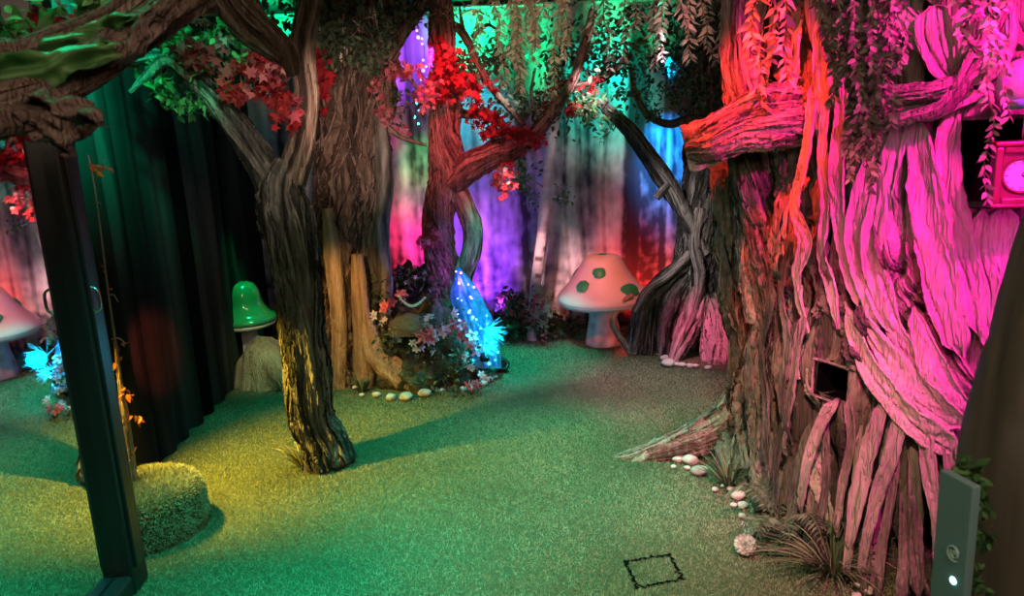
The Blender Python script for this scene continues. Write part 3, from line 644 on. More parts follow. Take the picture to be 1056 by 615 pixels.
# cloth colour varies band by band; gap shade painted in low down
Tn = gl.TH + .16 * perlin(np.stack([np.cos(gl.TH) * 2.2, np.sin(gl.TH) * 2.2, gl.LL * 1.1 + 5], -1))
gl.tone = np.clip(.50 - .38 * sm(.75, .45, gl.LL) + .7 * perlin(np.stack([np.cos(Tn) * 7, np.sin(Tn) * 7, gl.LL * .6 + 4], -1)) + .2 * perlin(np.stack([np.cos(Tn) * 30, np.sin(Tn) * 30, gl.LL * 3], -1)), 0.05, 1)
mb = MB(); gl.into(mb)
vis = (R(150), R(275))
_dg = on_giant(930, 390)
def gflow(th, z):
    d = np.angle(np.exp(1j * (th - _dg[1])))
    k = math.exp(-(d / .38) ** 2 - ((z - _dg[2]) / .30) ** 2)
    kk = math.exp(-((z - 1.55) / .16) ** 2)
    dn = np.angle(np.exp(1j * (th - _fk[1])))
    return 1.1 * k - 1.6 * kk * dn
def gavoid(tc, z, w):
    for h, a_, b_ in ((_h1, .075, .085), (_h2, .13, .16)):
        d = np.abs(np.angle(np.exp(1j * (tc - h[1]))))
        if np.any((d < a_ + w * .6) & (np.abs(z - h[2]) < b_)): return True
    return False
gk = dict(flow=gflow, avoid=gavoid)
gl.strips(mb, 24, w=(.04, .10), lift=.022, seed=5, thr=(R(195), R(275)), span=(.2, .55), wander=.12, tone=(.4, 1), ruff=.5, **gk)
gl.strips(mb, 34, w=(.012, .028), lift=.02, seed=6, thr=vis, span=(.15, .5), wander=.2, tone=(.3, 1), **gk)
gl.strips(mb, 16, w=(.05, .10), lift=.035, seed=7, thr=(R(160), R(218)), span=(.3, .7), wander=.2, tone=(.0, .5), **gk)
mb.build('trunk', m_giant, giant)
# wide swaths of cloth laid over the trunk, pleated along their length
def swath(mb, pts, wid, seed, tone=.8, off=.035, n=110, m=31, folds=1.9):
    q = []
    for p in pts:
        px, py = p[0], p[1]; rr = GR + off; h = on_giant(px, py, rr)
        for _ in range(2):
            if h is None: break
            rr = np.interp(np.clip(h[2], 0, 2.47), zz, gr_) + off + (p[2] if len(p) > 2 else 0); h2 = on_giant(px, py, rr)
            if h2 is None: break
            h = h2
        if h is None: return
        q.append(h[0])
    c = catmull(q, n); c[:, 2] = np.maximum(c[:, 2], .012)
    u = np.linspace(0, 1, n); x = np.linspace(-1, 1, m)
    w_ = np.interp(u, np.linspace(0, 1, len(wid)), wid) / 2 * (c[:, 1].mean() + .25) / F
    out = c - np.array([GX, GY, 0]); out[:, 2] = 0; out /= np.linalg.norm(out, axis=1)[:, None]
    tg = np.gradient(c, axis=0); L = np.cumsum(np.linalg.norm(tg, axis=1)); tg /= np.linalg.norm(tg, axis=1)[:, None]
    sv = np.cross(tg, out); sv /= np.linalg.norm(sv, axis=1)[:, None]
    Lx = L[:, None] + 0 * x[None]; X = x[None] + 0 * Lx
    f1 = perlin(np.stack([Lx * 2.2, X * folds * .5 + .35 * perlin(np.stack([Lx * 5, X, 0 * X + seed + 50], -1)), 0 * X + seed * 1.37], -1))
    f2 = perlin(np.stack([Lx * 5, X * folds * 1.3, 0 * X + seed * 2.1 + 9], -1))
    f3 = perlin(np.stack([Lx * 24, X * 2.2 + Lx * 6, 0 * X + seed + 30], -1))
    edge = np.abs(X) ** 4
    am = (.35 + .65 * sm(-.2, .3, perlin(np.stack([Lx * 1.7, X * .8, 0 * X + seed * 3.7], -1))))
    h = w_[:, None] * am * (.75 * (np.sqrt(np.abs(f1) + .002) - .35) - .30 * np.exp(-np.abs(f1) / .04) + .10 * (np.sqrt(np.abs(f2) + .002) - .35)) + .005 * f3 + w_[:, None] * .3 * perlin(np.stack([Lx * 3.5, X * .7, 0 * X + seed * 5.1], -1)) + w_[:, None] * .45 * edge - .012 * sm(.86, 1., np.abs(X)) 
    tap = sm(0, .12, u) * sm(1, .9, u) * .75 + .25
    Xw = X * (1 + .22 * perlin(np.stack([Lx * 7, np.sign(X) * 2, 0 * X + seed + 70], -1)) + .10 * perlin(np.stack([Lx * 30, np.sign(X) * 2, 0 * X + seed + 80], -1))) * tap[:, None]
    P = c[:, None] + sv[:, None] * (w_[:, None] * Xw)[..., None] + out[:, None] * (h - .02 * (1 - tap[:, None]))[..., None]
    P[..., 2] = np.maximum(P[..., 2], .004)
    mb.add(P, grid_faces(n, m), np.clip(tone + .25 * perlin(P * 7) + .1 * f2, 0, 1))
mb = MB()
SW = [
 ([(772, 150), (788, 188), (804, 210), (792, 236), (781, 258)], [16, 24, 26, 18, 8], .85),
 ([(838, 70), (837, 120), (830, 169), (820, 213), (830, 251), (822, 288), (830, 344)], [10, 14, 16, 18, 18, 16, 10], .9),
 ([(852, 60), (850, 120), (848, 165), (852, 213), (848, 262), (858, 300), (862, 340)], [8, 11, 11, 12, 14, 14, 8], .9),
 ([(870, 70), (867, 120), (863, 176), (867, 232), (880, 288), (892, 325)], [10, 16, 18, 18, 18, 12], .9),
 ([(803, 228), (790, 266), (768, 299), (758, 335), (762, 380)], [10, 14, 16, 16, 12], .15),
 ([(812, 250), (806, 300), (812, 350), (806, 410), (815, 460)], [10, 16, 16, 14, 10], .2),
 ([(790, 260), (796, 310), (786, 360), (792, 420), (788, 480)], [10, 13, 14, 14, 10], .08),
 ([(937, 110), (915, 180), (901, 245), (910, 305), (925, 350)], [16, 24, 24, 26, 14], .95),
 ([(942, 106), (955, 190), (966, 260), (978, 320), (992, 370)], [18, 34, 36, 34, 18], 1.),
 ([(916, 120), (890, 190), (884, 250), (896, 300), (905, 340)], [10, 18, 22, 22, 12], .9),
 ([(987, 104), (977, 160), (986, 235), (1003, 300), (1012, 350)], [16, 24, 28, 28, 14], 1.),
 ([(1014, 215), (1010, 260), (1020, 310), (1024, 370)], [18, 26, 26, 16], .95),
 ([(1036, 212), (1032, 260), (1040, 320)], [22, 26, 20], .95),
 ([(868, 312), (896, 376, .02), (924, 416, .03), (956, 444, .03), (990, 466, .02)], [12, 26, 28, 30, 24], 1.),
 ([(884, 318), (922, 374, .015), (962, 415, .02), (994, 440, .02)], [12, 28, 30, 24], .95),
 ([(940, 318), (964, 380, .01), (994, 430, .01)], [14, 28, 24], .95),
 ([(912, 316), (934, 360), (960, 395), (985, 425)], [14, 24, 24, 18], .9),
 ([(910, 412, .03), (897, 462, .04), (884, 515, .05), (874, 572, .05)], [14, 18, 17, 10], 0.58),  # flaps from here to the floor toned darker, painted light fall-off
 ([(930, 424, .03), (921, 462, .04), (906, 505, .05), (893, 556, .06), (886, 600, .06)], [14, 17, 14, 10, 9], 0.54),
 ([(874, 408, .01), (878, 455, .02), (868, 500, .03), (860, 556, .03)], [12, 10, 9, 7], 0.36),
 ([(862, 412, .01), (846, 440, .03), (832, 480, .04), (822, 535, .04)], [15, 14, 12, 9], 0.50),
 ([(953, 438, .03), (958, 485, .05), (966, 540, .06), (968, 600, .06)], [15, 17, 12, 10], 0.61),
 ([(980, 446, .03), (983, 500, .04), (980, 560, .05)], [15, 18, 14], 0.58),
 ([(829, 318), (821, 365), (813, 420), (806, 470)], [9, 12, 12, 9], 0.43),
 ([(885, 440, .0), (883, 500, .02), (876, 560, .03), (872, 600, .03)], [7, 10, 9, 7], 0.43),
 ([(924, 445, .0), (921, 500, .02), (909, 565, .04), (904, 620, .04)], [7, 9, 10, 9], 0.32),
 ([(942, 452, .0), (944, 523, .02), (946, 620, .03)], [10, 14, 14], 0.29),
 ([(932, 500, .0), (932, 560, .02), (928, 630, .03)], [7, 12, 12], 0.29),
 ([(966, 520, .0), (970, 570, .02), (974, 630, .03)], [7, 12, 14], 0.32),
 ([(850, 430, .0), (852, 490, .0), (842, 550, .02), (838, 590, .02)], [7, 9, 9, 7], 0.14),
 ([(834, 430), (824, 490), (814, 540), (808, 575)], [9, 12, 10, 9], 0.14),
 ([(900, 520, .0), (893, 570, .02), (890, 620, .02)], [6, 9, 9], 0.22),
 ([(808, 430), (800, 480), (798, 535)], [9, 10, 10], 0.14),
 ([(758, 30), (756, 70), (762, 108)], [12, 16, 10], .9),
 ([(823, 20), (821, 55), (815, 99), (803, 140), (796, 165)], [10, 14, 14, 14, 8], .95),
 ([(846, 10), (845, 60), (844, 104), (840, 145)], [14, 14, 12, 8], .9),
 ([(800, 10), (796, 50), (790, 90)], [16, 20, 14], .85),
 ([(778, 10), (778, 50), (774, 95)], [14, 18, 10], .8),
 ([(862, 10), (864, 60), (862, 110)], [16, 20, 12], .85),
 ([(962, 5), (967, 30), (978, 66), (990, 88)], [24, 34, 30, 14], .95),
 ([(925, 8), (938, 26), (956, 46), (968, 70)], [14, 20, 18, 8], .85),
 ([(1000, 0), (1006, 30), (998, 62), (985, 84)], [26, 32, 26, 12], .95),
 ([(1030, -5), (1034, 30), (1024, 62), (1005, 88)], [24, 28, 26, 12], .95),
 ([(884, 122), (920, 104, .02), (955, 98, .02), (1000, 84, .02)], [10, 18, 18, 10], .9),
 ([(900, 138), (936, 118, .02), (975, 108, .02), (1016, 96, .02)], [8, 14, 16, 10], .95),
]
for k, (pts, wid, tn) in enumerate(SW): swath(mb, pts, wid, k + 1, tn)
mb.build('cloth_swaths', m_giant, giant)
# openings: black lined boxes let into the trunk
def niche(name, h, hw, hh, dep, m):
    th, z = h[1], h[2]; out = np.array([math.cos(th), math.sin(th), 0]); s_ = np.array([-math.sin(th), math.cos(th), 0]); up = np.array([0, 0, 1.])
    r0 = GR + .0; w = hw * GR + .012; hh = hh + .012; c = np.array([GX, GY, z])
    v = []
    for dd in (r0 - .01, r0 - dep):
        for a, b in ((-1, -1), (1, -1), (1, 1), (-1, 1)): v.append(c + out * dd + s_ * w * a + up * hh * b)
    mb = MB(); mb.add(v, np.array([(0, 1, 5, 4), (1, 2, 6, 5), (2, 3, 7, 6), (3, 0, 4, 7), (4, 5, 6, 7)])); return mb.build(name, m, giant, smooth=False), c, out, s_, up, w, hh
o, c, out, s_, up, w, hh = niche('square_opening', _h1, hw1, hh1, .16, m_void); o['label'] = 'small square black opening low in the cloth bark'
mb = MB()
for k, (a, b) in enumerate((((-1, -1), (1, -1)), ((1, -1), (1, 1)), ((1, 1), (-1, 1)), ((-1, 1), (-1, -1)))):
    A_ = c + out * (GR + .014) + s_ * w * a[0] * 1.03 + up * hh * a[1] * 1.03; B_ = c + out * (GR + .014) + s_ * w * b[0] * 1.03 + up * hh * b[1] * 1.03
    limb(mb, [A_, A_ * .67 + B_ * .33, A_ * .33 + B_ * .67, B_], [.005, .004, .004, .005], nu=16, nv=60, strips=5, amp=.5, crease=.2, folds=4, stretch=30, seed=200 + k)
f = mb.build('ragged_rim', m_giant, giant)
o2, *_ = niche('black_recess', _h2, hw2, hh2, .2, m_void)
# buttresses, arm, root and folds
def gpart(name, pts, Y, rad, seed, m=m_giant, nu=90, nv=260, st=26, sw=(.15, .45), **k):
    mb = MB(); kw = dict(amp=.24, crease=.28, folds=9, stretch=3.2); kw.update(k)
    p = [q if isinstance(q, np.ndarray) else at(q[0], q[1], q[2] if len(q) > 2 else Y) for q in pts]
    limb(mb, p, rad, nu=nu, nv=nv, strips=st, sw=sw, seed=seed, **kw); return mb.build(name, m, giant)
g1 = ground(770, 505); g2 = ground(808, 545)
gpart('buttress', [g1 + (.06, .1, 0), (772, 440, 3.32), (778, 370, 3.3), (766, 290, 3.28), (757, 215, 3.25), (748, 168, 3.2)], 3.3, [.15, .12, .10, .10, .09, .07], 101, m_olive)
gpart('buttress', [g2 + (.1, .12, 0), (806, 470, 3.02), (800, 400, 3.0), (806, 320, 3.0), (796, 250, 3.0), (778, 190, 3.02), (765, 150, 3.05)], 3.0, [.16, .13, .115, .10, .09, .085, .06], 104, m_olive, st=22)
gpart('buttress', [(790, 330, 3.1), (785, 260, 3.08), (782, 180, 3.06), (776, 110, 3.06), (766, 60, 3.06), (768, 0, 3.06), (770, -40, 3.06)], 3.1, [.07, .09, .09, .08, .08, .08, .08], 106, m_giant, st=18)
gpart('broken_arm', [(868, 105, 2.72), (832, 118, 2.8), (795, 122, 2.82), (760, 132, 2.86), (730, 146, 2.9), (706, 152, 2.92)], 2.8, [.10, .105, .10, .085, .085, .075], 108, m_giant, st=24, amp=.24, crease=.24, ragged=.5, stretch=3.)
gpart('root', [(786, 380, 3.3), (770, 415, 3.34), (742, 440, 3.38), (705, 458, 3.42), (668, 470, 3.45), (640, 476, 3.46), (622, 470, 3.52)], 3.3, [.12, .105, .085, .065, .05, .035, .008], 110, m_paleroot, st=26)
gpart('root', [(668, 470, 3.43), (650, 482, 3.40), (640, 487, 3.38)], 3.4, [.03, .022, .008], 111, m_paleroot, nu=30, nv=40, st=4)
# cloth rolls slanting over the face
def roll(pts, rad, seed, st=8, m=m_giant):
    q = []
    for (px, py, off) in pts:
        h = on_giant(px, py, GR + off); q.append(h[0])
    return gpart('draped_fold', q, 0, [x * .8 for x in rad], seed, m, nu=64, nv=240, st=st * 2, amp=.35, crease=.4, folds=7, stretch=5., squash=1., sw=(.3, .9))
roll([(890, 110, .05), (925, 98, .07), (965, 92, .07), (1010, 78, .06)], [.02, .03, .03, .025], 135, 8)
roll([(905, 130, .05), (935, 122, .07), (975, 108, .07), (1005, 60, .06), (1030, 10, .06)], [.015, .025, .03, .035, .035], 137, 8)

# ------------------------------------------------------------------ things on the giant tree: clock and globe
dC = .12
pc, thc, zc = on_giant(1050, 180, GR + .12)
out = np.array([math.cos(thc), math.sin(thc), 0]); sd = np.array([math.sin(thc), -math.cos(thc), 0]); sd = -sd if (M3.T @ sd)[0] < 0 else sd
fwd = np.array([-.35, -.94, 0]); fwd /= np.linalg.norm(fwd); sd = np.array([-fwd[1], fwd[0], 0]); sd = sd if sd[0] > 0 else -sd; up = np.array([0, 0, 1.])
t = thing('wall_clock', 'maroon square wall clock with round white dial at the right edge', 'clock', pc)
def lbox(mb, c, hx, hy, hz, b=.004):
    import bmesh
    m = MB(); bbox(m, (-hx, -hy, -hz), (hx, hy, hz), b); v = m.v[0]
    mb.add(c + v[:, :1] * sd + v[:, 1:2] * fwd + v[:, 2:] * up, m.f, .5)
mb = MB(); lbox(mb, pc, .062, .03, .075); mb.build('case', m_maroon, t, smooth=False)
mb = MB()
for s in (-1, 1):
    lbox(mb, pc + sd * s * .056 + fwd * .034, .010, .008, .075); lbox(mb, pc + up * s * .069 + fwd * .034, .046, .008, .010)
lbox(mb, pc + up * .083 + fwd * .006, .07, .04, .007)
lbox(mb, pc - up * .080 + fwd * .006, .068, .036, .006)
mb.build('moulding', m_maroon, t, smooth=False)
def disc(mb, c, r, n=48, t=.5, r0=0):
    a = np.linspace(0, 2 * PI, n, endpoint=False)
    o_ = c + r * (np.cos(a)[:, None] * sd + np.sin(a)[:, None] * up)
    if r0 == 0: mb.add(np.vstack([c[None], o_]), np.array([[0, 1 + i, 1 + (i + 1) % n] for i in range(n)]), t)
    else:
        i_ = c + r0 * (np.cos(a)[:, None] * sd + np.sin(a)[:, None] * up)
        mb.add(np.vstack([o_, i_]), np.array([[i, (i + 1) % n, n + (i + 1) % n, n + i] for i in range(n)]), t)
mb = MB(); disc(mb, pc + fwd * .0315, .043); dl = mb.build('dial', m_dial, t, smooth=False)
mb = MB(); a = np.linspace(0, 2 * PI, 40)
tube([pc + fwd * .034 + .045 * (math.cos(x) * sd + math.sin(x) * up) for x in a], [.004] * 40, 8, 80).into(mb); mb.build('bezel', m_maroon, t)
mb = MB()
for k in range(12):
    x = k * PI / 6; r1, r2 = (.031, .039) if k % 3 == 0 else (.034, .039)
    p0 = pc + fwd * .033 + r1 * (math.cos(x) * sd + math.sin(x) * up); p1 = pc + fwd * .033 + r2 * (math.cos(x) * sd + math.sin(x) * up)
    tube([p0, p1], [.0012, .0012], 6, 3).into(mb)
mb.build('hour_marks', m_ink, dl) if False else mb.build('hour_marks', m_ink, t)
for an, ln in ((R(60), .020), (R(-20), .032)):
    mb = MB(); tube([pc + fwd * .0345, pc + fwd * .0345 + ln * (math.cos(an) * sd + math.sin(an) * up)], [.0016, .0008], 6, 4).into(mb); mb.build('hand', m_ink, t)
pg = on_giant(1056, 85, GR + .16)[0]
t = thing('globe_lantern', 'round frosted globe with a turquoise rim hanging above the clock', 'lantern', pg)
def lathe(prof, c, n=48, wob=0, seed=0):
    a = np.linspace(0, 2 * PI, n, endpoint=False); pr = np.array(prof)
    Rr = pr[:, :1] * np.ones((1, n)); Z = pr[:, 1:] * np.ones((1, n))
    if wob:
        Rr = Rr * (1 + wob * perlin(np.stack([np.cos(a)[None] * 1.4 + 0 * Z, np.sin(a)[None] * 1.4 + 0 * Z, Z * 3 + seed], -1)))
    P = np.stack([c[0] + Rr * np.cos(a), c[1] + Rr * np.sin(a), c[2] + Z], -1)
    return P, grid_faces(len(pr), n, True)
mb = MB(); mb.add(*lathe([(.0005, -.062)] + [(.062 * math.cos(x), .062 * math.sin(x)) for x in np.linspace(-1.5, 1.5, 24)] + [(.0005, .062)], pg)); mb.build('globe', m_globe, t)
mb = MB(); mb.add(*lathe([(.03, -.067), (.046, -.058), (.049, -.048), (.045, -.042), (.03, -.052), (.03, -.067)], pg)); mb.build('rim', m_globerim, t)
mb = MB(); tube([pg + (0, 0, .062), pg + (0, .0, .3), (pg[0], pg[1], 2.5)], [.003] * 3, 6, 8).into(mb); mb.build('cord', m_ink, t)

# ------------------------------------------------------------------ mushrooms
def mushroom(name, label, g, h, rcap, rstem, capm, spots, flat, tip=0):
    t = thing(name, label, 'mushroom', g)
    hc = h * .5 if flat else h * .43
    prof = []
    if flat:   # conical, pointed cap
        z0 = h - hc
        pr = [(rcap * q, z0 + .01 + hc * z) for q, z in ((.5, .02), (.93, -.05), (.99, -.01), (1., .05), (.94, .15), (.80, .29), (.665, .46), (.55, .63), (.46, .79), (.39, .90), (.29, .965), (.15, .993), (.0005, 1.))]
    else:
        z0 = h - hc
        pr = [(rcap * .5, z0 + .01), (rcap * .95, z0 + .005), (rcap, z0 + .02), (rcap * .96, z0 + .035), (rcap * .80, z0 + .058), (rcap * .66, z0 + .10), (rcap * .585, z0 + hc * .5), (rcap * .52, z0 + hc * .75), (rcap * .38, z0 + hc * .93), (rcap * .2, z0 + hc * .99), (.0005, z0 + hc)]
    n = 60; prs = catmull(np.column_stack([pr, np.zeros(len(pr))]), n)[:, :2]; prs[:, 0] = np.maximum(prs[:, 0], .0005)
    mb = MB(); P, f = lathe(prs, g, 64, .035, tip); mb.add(P, f, np.clip(.6 + .3 * perlin(P * 6), 0, 1)); cap = mb.build('cap', capm, t)
    ug = [(rstem * .9, z0 - .04), (rcap * .55, z0 - .045), (rcap * .9, z0 - .028), (rcap * .97, z0 - .004), (rcap * .5, z0 + .01), (.001, z0 + .01)]
    mb = MB(); P, f = lathe(ug, g, 96); a = np.arctan2(P[..., 1] - g[1], P[..., 0] - g[0]); P[..., 2] += .004 * np.sin(a * 48); mb.add(P, f); mb.build('gills', m_gill, t)
    st = catmull([(rstem * 1.25, .001, 0), (rstem * 1.22, .04, 0), (rstem * 1.05, .14, 0), (rstem * .95, z0 * .6, 0), (rstem * .98, z0 * .9, 0), (rstem * 1.1, z0 - .01, 0)], 40)[:, :2]
    mb = MB(); P, f = lathe(st, g, 48, .10, 4 + tip); mb.add(P, f, np.clip(.5 + .5 * perlin(P * 16), 0, 1)); mb.build('stem', m_stem, t)
    # raised spots follow the cap
    for k, (az, u, rx, ru) in enumerate(spots):
        m = 14; ang = np.linspace(0, 2 * PI, 28, endpoint=False); rr = np.linspace(0, 1, 6)
        bl = 1 + .22 * perlin(np.stack([np.cos(ang) * 1.5, np.sin(ang) * 1.5, 0 * ang + k * 4.4], -1))
        Rr, An = np.meshgrid(rr, ang, indexing='ij')
        U = np.clip(u + Rr * bl[None] * ru * np.sin(An), .02, .98)
        rad = np.interp(U, np.linspace(0, 1, n), prs[:, 0]); zs = np.interp(U, np.linspace(0, 1, n), prs[:, 1])
        AZ = az + Rr * bl[None] * rx * np.cos(An) / np.maximum(rad, .05)
        lift = 1 + .035 * (1 - Rr ** 2) + .028
        P = np.stack([g[0] + rad * lift * np.cos(AZ), g[1] + rad * lift * np.sin(AZ), g[2] + zs + .006 * (1 - Rr ** 2) + .003], -1)
        mb = MB(); mb.add(P, grid_faces(6, 28, True)); mb.build('spot', m_gspot, t)['label'] = 'green spot'
    return t
gM = ground(624, 356); gM[1] += .05; gM[2] = 0
toc = math.atan2(-gM[1], -gM[0])
mushroom('toadstool', 'large pale conical mushroom with green spots in front of the printed backdrop', gM, .66, .335, .105, m_cap,
         [(toc - .62, .47, .05, .055), (toc - .12, .60, .045, .055), (toc + .80, .42, .075, .06), (toc + 2.5, .5, .05, .05), (toc - 2, .55, .05, .05), (toc + .1, .93, .04, .03)], True)
gL = at(261, 392, 5.2); gL[2] = 0
zt = at(261, 290, 5.2)[2]
mushroom('toadstool', 'glossy green bell-capped mushroom in the dark corner behind the draped boulder', gL, zt, .215, .075, m_greencap, [(toc - .55, .42, .03, .04)], False, 3)

# ------------------------------------------------------------------ boulder draped in cloth beside the green mushroom
gb0 = ground(272, 404); YBd = gb0[1] + .2
def lump(c, rx, ry, rz, seed, nu=60, nv=40, amp=.15, freq=3., flat=True):
    a = np.linspace(0, 2 * PI, nu, endpoint=False); b = np.linspace(-.5 if not flat else 0, PI / 2 - .001, nv)
    Bm, Am = np.meshgrid(b, a, indexing='ij')
    P = np.stack([np.cos(Bm) * np.cos(Am), np.cos(Bm) * np.sin(Am), np.sin(Bm)], -1)
    dd = 1 + amp * fbm(P * freq * .5 + seed * 7.1, 3)
    P = P * dd[..., None] * np.array([rx, ry, rz]) + np.array(c)
    P[..., 2] = np.maximum(P[..., 2], c[2])
    return P, grid_faces(nv, nu, True)
cB = np.array([at(276, 380, YBd)[0], YBd, .001])
t = thing('draped_boulder', 'cloth-covered boulder beneath the green mushroom at the left', 'boulder', cB)
mb = MB(); hB = at(272, 345, YBd)[2]
P, f = lump(cB, .19, .17, hB, 5, 110, 60, .12, 2.5)
P0 = P - cB; a = np.arctan2(P0[..., 1], P0[..., 0]); zr = P0[..., 2] / hB
P0[..., :2] *= (1 + (.10 * np.abs(np.sin(a * 5 + 2 * zr)) * (1 - zr) + .22 * (1 - zr) ** 2 - .05))[..., None]
mb.add(P0 + cB, f, np.clip(.5 + .4 * perlin(P * 8), 0, 1)); mb.build('cloth_cover', m_root, t)

# ------------------------------------------------------------------ turf covered stump with a twig tree
gm = ground(157, 553); cM = np.array([gm[0] - .035, gm[1] + .06, 0])
t = thing('turf_stump', 'round stump covered in shaggy turf beside the black mirror frame', 'stump', cM)
rM, hM = .225, .21
prof = catmull([(rM, .001, 0), (rM * 1.04, .06, 0), (rM * 1.02, hM * .7, 0), (rM * .93, hM * .93, 0), (rM * .7, hM, 0), (.001, hM + .004, 0)], 40)[:, :2]
mb = MB(); P, f = lathe(prof, cM, 60, .05); mb.add(P, f); mb.build('core', m_floor, t)
n = 30000; rg = np.random.RandomState(9); k = rg.randint(0, 39, n); u = rg.uniform(0, 1, n)
w_ = prof[:-1, 0] * np.linalg.norm(np.diff(prof, axis=0), axis=1); k = rg.choice(39, n, p=w_ / w_.sum())
pr = prof[k] * (1 - u[:, None]) + prof[k + 1] * u[:, None]; dn = prof[k + 1] - prof[k]; nn = np.column_stack([dn[:, 1], -dn[:, 0]]); nn /= np.linalg.norm(nn, axis=1)[:, None] + 1e-9
a = rg.uniform(0, 2 * PI, n); pos = np.column_stack([cM[0] + pr[:, 0] * np.cos(a), cM[1] + pr[:, 0] * np.sin(a), pr[:, 1]])
nor = np.column_stack([nn[:, 0] * np.cos(a), nn[:, 0] * np.sin(a), nn[:, 1]])
mb = MB(); inst(mb, (np.array([(-.11, 0, 0), (.11, 0, 0), (0, 1, 0)]), np.array([(0, 1, 2)])), pos, nor + .8 * rdirs(rg, n), rdirs(rg, n, (0, -1, .4)), .0145 * rg.uniform(.6, 1.3, n), rg.uniform(.2, 1, n)); mb.build('grass_pile', m_turf, t, smooth=False)
b0 = np.array([at(137, 483, 3.22)[0], 3.2, hM])
gq = at(134, 486, cM[1] + .02); 
t = thing('twig_tree', 'thin pale twig tree with a few orange leaves growing from the turf stump', 'tree', (gq[0], gq[1], hM))
tp = [np.array([gq[0], gq[1], hM + .001])] + path([(130, 440), (124, 395), (117, 340), (110, 290), (104, 240), (97, 190), (91, 160)], gq[1])
mb = MB(); limb(mb, tp[:4], [.026, .02, .009, .005], nu=24, nv=50, strips=5, amp=.12, crease=.1, folds=5, seed=141); mb.build('trunk', m_slab, t)
mb = MB(); tube(tp[3:], [.0048, .0035, .003, .003, .0025], 8, 40).into(mb)
for (a_, b_) in (((112, 305), (122, 312)), ((115, 350), (130, 355)), ((119, 365), (121, 372)), ((96, 172), (104, 172)), ((99, 210), (104, 211))): tube(path([a_, ((a_[0] + b_[0]) / 2, a_[1] - 1), b_], gq[1]), [.0035, .003, .002], 6, 8).into(mb)
mb.build('twig', m_pale, t)
mb = MB(); fol(mb, [(107, 170, gq[1], 5, 5, 14, .035), (128, 405, gq[1] - .02, 5, 5, 8, .04), (139, 428, gq[1], 5, 9, 7, .04), (120, 375, gq[1], 3, 4, 5, .03), (124, 355, gq[1], 3, 4, 3, .03), (107, 275, gq[1], 2, 6, 5, .02), (112, 300, gq[1], 2, 5, 3, .025), (135, 470, gq[1], 4, 5, 5, .04)], OVATE, 18); mb.build('orange_leaves', m_orange, t)
# ------------------------------------------------------------------ flower bank at the foot of the twisted tree
cF = np.array([at(443, 370, 4.95)[0], 4.98, .001])
t = thing('flower_bank', 'dark mossy rock bank heaped round the twisted tree', 'rockery', cF)
mb = MB(); P, f = lump(cF, .36, .42, .50, 9, 120, 70, .28, 5.); mb.add(P, f, np.clip(.45 + .6 * perlin(P * 10), 0, 1)); mb.build('rock_heap', m_moss, t)
mb = MB(); P, f = lump(np.array([at(425, 300, 5.2)[0], 5.3, .3]), .2, .2, .36, 12, 80, 40, .25, 5.); mb.add(P, f, np.clip(.35 + .6 * perlin(P * 10), 0, 1)); mb.build('rock_heap', m_moss, t)
rg = np.random.RandomState(4)
mb = MB(); fol(mb, [(420, 287, 5.0, 22, 8, 120, .04), (395, 300, 4.8, 12, 16, 90, .04), (450, 300, 4.85, 10, 12, 60, .04), (405, 335, 4.75, 14, 20, 90, .035), (440, 380, 4.55, 30, 16, 160, .035), (475, 380, 4.55, 14, 16, 90, .035), (405, 360, 4.7, 10, 10, 60, .035), (470, 405, 4.45, 20, 4, 70, .03)], OVATE, 20); mb.build('moss_leaves', m_dark, t)
mb = MB()
for (px, py, Y, rx) in [(422, 328, 4.64, .13)]:
    P, f = lump(at(px, py + 16, Y), rx, .09, .13, 14, 50, 30, .1, 3., False); mb.add(P, f, .95)
mb.build('stone_basin', m_moss, t)
def flower_plant(name, label, cat, items, fm, Y, size, nl, seed, group=None, stem=True, tpl=FLOWER, leafm=m_dark, lsize=.035):
    c = np.mean([at(x, y, Y) for x, y in items], axis=0); base = np.array([c[0], c[1] + .03, c[2] - .05])
    t = thing(name, label, cat, base, group); rg = np.random.RandomState(seed)
    mbl = MB()
    for (x, y) in items:
        p = at(x, y, Y) + rg.normal(size=3) * (.004, .015, .004)
        k = 3; mbf = MB(); mbs = MB()
        inst(mbf, tpl, p + rg.normal(size=(k, 3)) * size * .5, rdirs(rg, k, (0, -1.2, 1.2)), rdirs(rg, k, (0, -2.2, 1.)), 1.35 * size * rg.uniform(.8, 1.2, k), rg.uniform(.2, 1, k))
        tube([base, (base + p) / 2 + (0, .01, .01), p], [.003, .0025, .002], 6, 8).into(mbs)
        mbf.build('blossom', fm, t); mbs.build('stem', m_dark, t)
        cloud(mbl, p + (0, .03, -.02), (size * 1.6,) * 3, nl, lsize, OVATE, seed + int(x))
    mbl.build('leaves', leafm, t)
    return t
flower_plant('azalea', 'pink azalea arching across the front of the flower bank', 'flower', [(436, 352), (444, 344), (455, 340), (449, 348), (434, 348)], m_pinkf, 4.52, .03, 12, 1)
flower_plant('azalea', 'tall pink azalea beside the blue light net', 'flower', [(470, 328), (475, 336), (468, 340), (480, 344), (486, 350), (488, 360), (476, 345)], m_pinkf, 4.62, .032, 12, 2)
flower_plant('azalea', 'red azalea at the left shoulder of the flower bank', 'flower', [(402, 316), (406, 309), (412, 307), (398, 318)], m_pinkf, 4.6, .03, 8, 3)
flower_plant('azalea', 'low red bloom at the right foot of the flower bank', 'flower', [(484, 396), (488, 398)], m_pinkf, 4.42, .022, 6, 4)
flower_plant('daisy', 'white daisies hanging at the left edge of the flower bank', 'flower', [(386, 328), (397, 331), (408, 347), (404, 342), (393, 336)], m_white, 4.62, .018, 6, 5)
